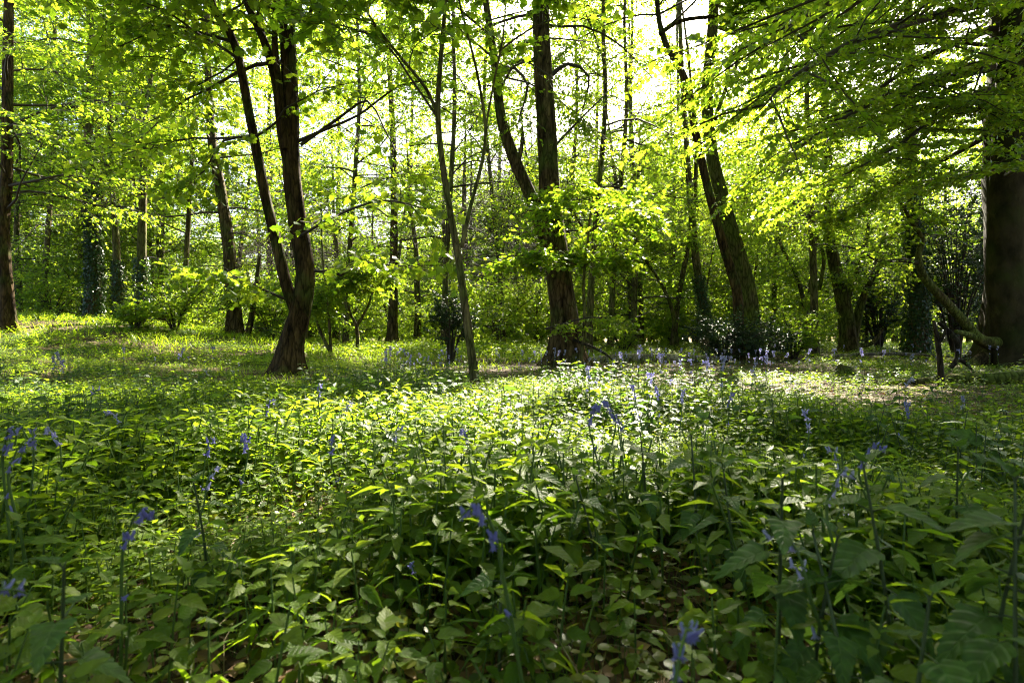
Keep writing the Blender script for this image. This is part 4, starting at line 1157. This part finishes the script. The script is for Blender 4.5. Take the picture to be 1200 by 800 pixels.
def bluebell_parts(seed, H, nb, nod=.6, spread=.019):
    """stem mesh builder and bell placements (local)"""
    r = np.random.default_rng(seed)
    a = r.uniform(0, 6.28); ln = r.normal(0, .05, 2)
    u = np.array([math.cos(a), math.sin(a), 0])
    hd = .085
    P0 = [np.array([0, 0, -.02]), np.array([ln[0] * .4, ln[1] * .4, (H - hd) * .5]), np.array([ln[0], ln[1], H - hd])]
    P0 += [P0[2] + u * hd * .12 * nod + [0, 0, hd * .45], P0[2] + u * hd * .45 * nod + [0, 0, hd * (1 - .2 * nod)], P0[2] + u * hd * .85 * nod + [0, 0, hd * (1 - .45 * nod)]]
    P, rad = resample(P0, [.0030, .0027, .0023, .0019, .0014, .0009], .02)
    st = MB(); tube(st, P, rad, 6, cap=True)
    top = len(P) - 1; i0 = int(np.argmax(P[:, 2] > H - hd))
    bells = []
    for k in range(nb):
        i = int(i0 + (top - i0) * (k + .6) / nb) if k > 0 else max(0, i0 - 4)
        b = a + r.normal(0, .9) if nod > .5 else r.uniform(0, 6.28)
        o = np.array([math.cos(b), math.sin(b), .35]); l = spread * r.uniform(.35, .8)
        e = P[min(i, top)] + nrm(o) * l
        prisms(st, P[min(i, top)][None], e[None], [.0008], [.0008])
        bells.append((e, (r.uniform(.15, .9), 0, b + math.pi / 2), r.uniform(.85, 1.2)))
    for s in range(4):      # strap leaves at the foot
        b = r.uniform(0, 6.28); l = r.uniform(.15, .24)
        stamp(st, blade(5, .035, 1, .55, .3), np.array([[0, 0, 0.]]), np.array([[math.cos(b), math.sin(b), r.uniform(.7, 1.6)]]), np.array([[-math.cos(b), -math.sin(b), .6]]), [l])
    return st, bells


def add_bluebell(px, py, dd, label, seed, nb=9, nod=.75, mat='bell', group='bluebells close by', scale_b=1.0):
    p = at(px, py, dd); g0 = gz(p[0], p[1]); H = max(.16, p[2] - g0)
    st, bells = bluebell_parts(seed, H, nb, nod)
    hc = np.mean([b[0] for b in bells], 0); p = p - [hc[0], hc[1], 0]
    t = thing('bluebell', (p[0], p[1], g0), label, 'bluebell', group)
    link('stem', st.mesh('bluebell_stem', M['stem']), t)
    for e, rot, s in bells:
        b = link('bell', BELL if mat == 'bell' else PALE, t)
        b.location = [float(c) for c in e]; b.rotation_euler = [float(c) for c in rot]
        s *= scale_b
        b.scale = (s * .85, s * .85, s * 1.15)
    return t


NEARB = [
    (563, 578, .64, 'single near bluebell with a drooping violet head on a tall stem in the middle', 12, .9),
    (163, 586, .78, 'near bluebell with a nodding head and scattered lower bells at the left', 9, .9),
    (803, 722, .52, 'bluebell with a full drooping purple head low at the bottom', 12, 1.0),
    (921, 612, .70, 'drooping bluebell beside the nettle with pale sunlit crown leaves', 8, .9),
    (988, 542, .85, 'pale lilac bluebell with open bells between the two tall nettles', 7, .8),
    (1022, 512, 1.15, 'nodding blue head behind the tall spread-leaved nettle', 9, .9),
    (978, 520, 1.25, 'pale wispy blue head left of the nodding blue head behind the nettle', 7, .7),
    (944, 478, 1.7, 'upright deep blue bluebell behind the light-catching nettle', 8, .5),
    (698, 470, 1.6, 'left stem of the upright bluebell clump right of the slender sapling', 10, .7),
    (712, 466, 1.62, 'tallest stem of the upright bluebell clump right of the slender sapling', 12, .8),
    (726, 482, 1.66, 'right stem of the upright bluebell clump right of the slender sapling', 6, .6),
    (14, 495, 1.1, 'dark bluebell at the left edge, tallest of the dark cluster', 9, .7),
    (28, 510, 1.12, 'dark bluebell second in the dark cluster at the left edge', 9, .8),
    (40, 498, 1.3, 'bluebell with spaced bells at the back of the dark cluster at the left edge', 7, .7),
    (60, 496, 1.45, 'upright light violet bluebell right of the dark cluster at the left edge', 6, .7),
    (132, 476, 1.9, 'short pale bluebell with a bunched sunlit head on a bright stem', 7, .9),
    (108, 452, 2.3, 'leaning nearly spent bluebell stalk left of the bunched pale head', 3, .4),
    (286, 503, 1.6, 'bluebell with a compact round violet head under the stout sycamore', 9, .9),
    (250, 543, 1.3, 'low pale bluebell above the sunlit young nettle', 6, .8),
    (244, 510, 1.7, 'small greyish bluebell left of the compact round violet head', 5, .6),
    (375, 447, 2.4, 'tall stalk with a wide blue head in the glade, right of the stout sycamore', 9, .8),
    (392, 506, 1.5, 'nearly over bluebell with dark seed heads in the sunny glade', 5, .5),
    (318, 466, 2.4, 'violet bluebell in front of the foot of the stout sycamore', 8, .7),
    (408, 470, 2.6, 'pale upright bluebell between the sycamore and the tall light nettle', 8, .5),
    (466, 496, 1.9, 'bluebell stalk with few bells beside the tall light green nettle', 5, .6),
    (800, 455, 2.6, 'dark upright bluebell spike in front of the fallen pale log', 9, .4),
    (770, 452, 2.8, 'slender bluebell left of the dark upright spike', 8, .4),
    (742, 450, 2.7, 'slender bluebell second left of the dark upright spike', 8, .4),
    (856, 458, 2.5, 'dark bluebell right of the dark upright spike', 7, .5),
    (1062, 470, 2.3, 'bluebell standing in the shaded litter before the upright dead stick', 8, .5),
    (1128, 462, 2.6, 'pale bluebell at the near side of the mossy log', 8, .5),
    (1066, 440, 3.2, 'pale bent bluebell just before the upright dead stick', 8, .9),
    (2, 676, .55, 'blurred bluebell head cut by the left edge low down', 7, .8),
    (484, 672, 1.0, 'tiny fallen bluebell sprig among the herbs below the glade', 3, .5),
    (545, 500, 1.9, 'small bluebell in the sunny glade before the slender sapling', 6, .6),
]
for i, (px, py, dd, lab, nb, nod) in enumerate(NEARB):
    add_bluebell(px, py, dd, lab, 500 + i, int(nb * 1.4), nod * .82, 'palebell' if 'pale' in lab or 'light' in lab else 'bell', scale_b=.7 if dd < 1.4 else .95)
for k, (dx, dy) in enumerate([(-5, 2), (-1, -3), (3, 4), (6, 6)]):
    add_bluebell(68 + dx, 415 + dy, 7.0 + .08 * k, f"pale sunlit bluebell in the upright clump on the bank, {['leftmost', 'tallest', 'third from the left', 'rightmost'][k]} stem", 560 + k, 12, .25, 'palebell', 'pale bluebell clump on the bank', 2.0)

# drifts: copies of a few plants
drift_p = []
for k in range(5):
    st, bells = bluebell_parts(600 + k, .42, 11, [.2, .3, .5, .3, .15][k], .032)
    fm = MB()
    t = thing('bluebell', (0, 0, 0), 'x', 'bluebell')
    link('stem', st.mesh('drift_stem', M['stem']), t)
    V = np.zeros(len(BELL.vertices) * 3, np.float32); BELL.vertices.foreach_get('co', V); V = V.reshape(-1, 3)
    fc4 = np.array([list(p.vertices) for p in BELL.polygons if len(p.vertices) == 4])
    for e, rot, s in bells:
        m = Matrix.Rotation(rot[2], 3, 'Z') @ Matrix.Rotation(rot[0], 3, 'X')
        fm.add((np.array(m) @ V.T).T * s * 1.25 + e, fc4)
    link('blossoms', fm.mesh('drift_bells', M['palebell']), t)
    drift_p.append(t)
r = np.random.default_rng(640)
DR = [  # n, px lo, hi, d lo, hi, label, group
    (64, 690, 905, 6.5, 11, 'pale lilac bluebell spike in the sunny drift before the leaning pair', 'bluebell drift before the leaning pair'),
    (40, 440, 545, 6.5, 9.5, 'pale lilac bluebell spike in the drift left of the slender sapling', 'bluebell drift left of the slender sapling'),
    (20, 565, 690, 7, 10, 'pale bluebell spike in the thin drift between the sapling and the forked tree', 'bluebell drift before the forked tree'),
    (24, 905, 1130, 7, 13, 'dim bluebell spike in the shaded drift before the many-stemmed tree', 'bluebell drift before the many-stemmed tree'),
    (10, 80, 300, 5.5, 9, 'scattered bluebell on the shaded foot of the bank', 'bluebells scattered on the bank foot'),
    (14, 690, 900, 3.0, 6, 'slender dark-stemmed bluebell in the herb carpet before the sunny drift', 'bluebells rising from the herb carpet'),
    (6, 1130, 1195, 10, 11.3, 'dim bluebell at the foot of the great beech', 'bluebells at the foot of the beech'),
]
first = [True] * 5
for n, a, b, lo_, hi_, lab, g in DR:
    for k in range(n):
        dd = r.uniform(lo_, hi_); px = r.uniform(a, b); x = (px - 600) / F * dd
        q = int(r.integers(0, 5)); s = float(r.uniform(.5, 1.15)); rz = float(r.uniform(0, 6.28))
        if first[q]:
            first[q] = False; t = drift_p[q]
            t.location = (x, dd, gz(x, dd)); t.rotation_euler = (0, 0, rz); t.scale = (s, s, s); t['label'] = lab; t['group'] = g
        else:
            copy_tree(drift_p[q], (x, dd, gz(x, dd)), rz, s, lab, g)


# ------------------------------------------------------------------ fallen wood
def wood(name, label, paths, mat, seed, cat, sides=10):
    b = np.array(paths[0][0][0], float); b[2] = gz(b[0], b[1])
    mb = MB()
    for k, (pts, rad) in enumerate(paths):
        P, rr = resample(np.array(pts) - b, rad, .08)
        md = lambda th, P_, s=seed + k: 1 + .09 * np.sin(3 * th + s + P_[:, :1] * 5) + .06 * np.sin(5 * th + P_[:, 1:2] * 7 + P_[:, 2:3] * 9)
        tube(mb, P, rr, sides, md)
        tube(mb, P[:2][::-1] * 1.0, [rr[1] * .7, rr[0] * .9], sides, None)
    o = link(name, mb.mesh(name, M[mat]))
    o.location = [float(c) for c in b]
    return tag(o, label, cat)


def gp(px, d, z):
    x = (px - 600) / F * d
    return (x, d, gz(x, d) + z)


wood('fallen_log', 'dark mossy fallen log lying across the shaded litter before the great beech', [([gp(1075, 6.6, .05), gp(1120, 6.55, .10), gp(1170, 6.5, .10), gp(1240, 6.4, .12), gp(1300, 6.3, .12)], [.035, .06, .075, .085, .09]),
      ([gp(1075, 6.6, .05), gp(1055, 6.7, .04), gp(1040, 6.75, .02)], [.035, .025, .012])], 'bark_moss', 1, 'log')
d = 6.3
wood('dead_stick', 'upright dark dead stick before the great beech', [([gp(1103, d, -.05), at(1102, 430, d), at(1099, 400, d), at(1094, 375, d)], [.036, .03, .026, .014]),
      ([at(1099, 402, d), at(1108, 390, d), at(1106, 372, d)], [.018, .014, .006])], 'deadwood', 2, 'dead branch')
d = 9.5
wood('dead_branch', 'crooked black dead branch bent like an elbow between the upright stick and beech roots', [([at(1100, 378, d), at(1112, 388, d), at(1122, 402, d), at(1122, 420, d), gp(1112, d, .03)], [.025, .035, .045, .045, .03]),
      ([at(1121, 418, d), at(1132, 426, d), gp(1142, d - .2, .0)], [.035, .03, .015])], 'deadwood', 3, 'dead branch')
wood('fallen_log', 'long pale fallen log lying in the sun behind the bluebell drift', [([gp(690, 13.2, .07), gp(740, 13.0, .11), gp(790, 12.9, .10), gp(850, 12.9, .09)], [.07, .11, .10, .06])], 'palewood', 4, 'log')
wood('fallen_pole', 'thin pale fallen pole in shade behind the shaded bluebell drift', [([gp(960, 13.6, .10), gp(1010, 13.4, .16), gp(1060, 13.3, .17), gp(1112, 13.2, .12)], [.03, .04, .04, .025])], 'palewood', 5, 'log')
wood('fallen_branch', 'dark thin fallen branch slanting from the foot of the forked tree', [([at(672, 398, 11.3), at(690, 405, 11.1), at(710, 415, 10.9), gp(728, 10.7, .02)], [.03, .03, .025, .012]),
      ([at(700, 410, 11), at(712, 404, 11), at(722, 402, 11)], [.012, .009, .004])], 'deadwood', 6, 'dead branch')
wood('tree_stump', 'small dark mossy stump in the sunny litter before the many-stemmed tree', [([gp(990, 9.2, -.05), gp(990, 9.2, .08), gp(991, 9.2, .15)], [.18, .15, .10])], 'bark_moss', 7, 'stump', 14)
wood('fallen_branch', 'thin brown fallen branch in the shaded litter left of the mossy log', [([gp(1040, 3.0, .02), gp(1060, 2.8, .04), gp(1085, 2.6, .03), gp(1105, 2.45, .02)], [.010, .013, .011, .005])], 'deadwood', 8, 'dead branch')

# ------------------------------------------------------------------ sky, sun, camera
w = bpy.data.worlds.new('World'); scene.world = w; w.use_nodes = True
nt = w.node_tree
bg = nt.nodes['Background']
sky = nt.nodes.new('ShaderNodeTexSky'); sky.sky_type = 'NISHITA'; sky.sun_disc = False
sky.sun_elevation = SUN_EL; sky.sun_rotation = SUN_AZ
sky.air_density = 1.0; sky.dust_density = 3.0; sky.ozone_density = 1.0
nt.links.new(sky.outputs[0], bg.inputs['Color']); bg.inputs['Strength'].default_value = 0.05

sl = bpy.data.lights.new('sun', 'SUN'); sl.energy = 5.0; sl.angle = R(.53); sl.color = (1.0, .91, .74)
so = bpy.data.objects.new('sun', sl); COL.objects.link(so)
so.rotation_euler = Vector([float(c) for c in SUN]).to_track_quat('Z', 'Y').to_euler()
so.location = (6, 16, 20)

cam = bpy.data.cameras.new('camera'); co = bpy.data.objects.new('camera', cam); COL.objects.link(co)
co.location = (0, 0, CZ); co.rotation_euler = (R(90), 0, 0)
cam.sensor_width = 36; cam.lens = 36 * F / 1200.0
cam.clip_start = .05; cam.clip_end = 5000
cam.dof.use_dof = True; cam.dof.focus_distance = 5.0; cam.dof.aperture_fstop = 6.3
scene.camera = co

scene.render.engine = 'CYCLES'
cy = scene.cycles
cy.filter_width = 1.1
cy.max_bounces = 7; cy.diffuse_bounces = 4; cy.glossy_bounces = 2; cy.transmission_bounces = 5; cy.transparent_max_bounces = 4
cy.sample_clamp_indirect = 6; cy.caustics_reflective = False; cy.caustics_refractive = False
cy.use_denoising = True
try:
    cy.denoiser = 'OPENIMAGEDENOISE'; cy.denoising_input_passes = 'RGB_ALBEDO_NORMAL'; cy.denoising_prefilter = 'NONE'
except Exception: pass
scene.view_settings.view_transform = 'Standard'; scene.view_settings.look = 'None'
scene.view_settings.exposure = 3.65; scene.view_settings.gamma = 1.0
scene.view_settings.use_curve_mapping = False
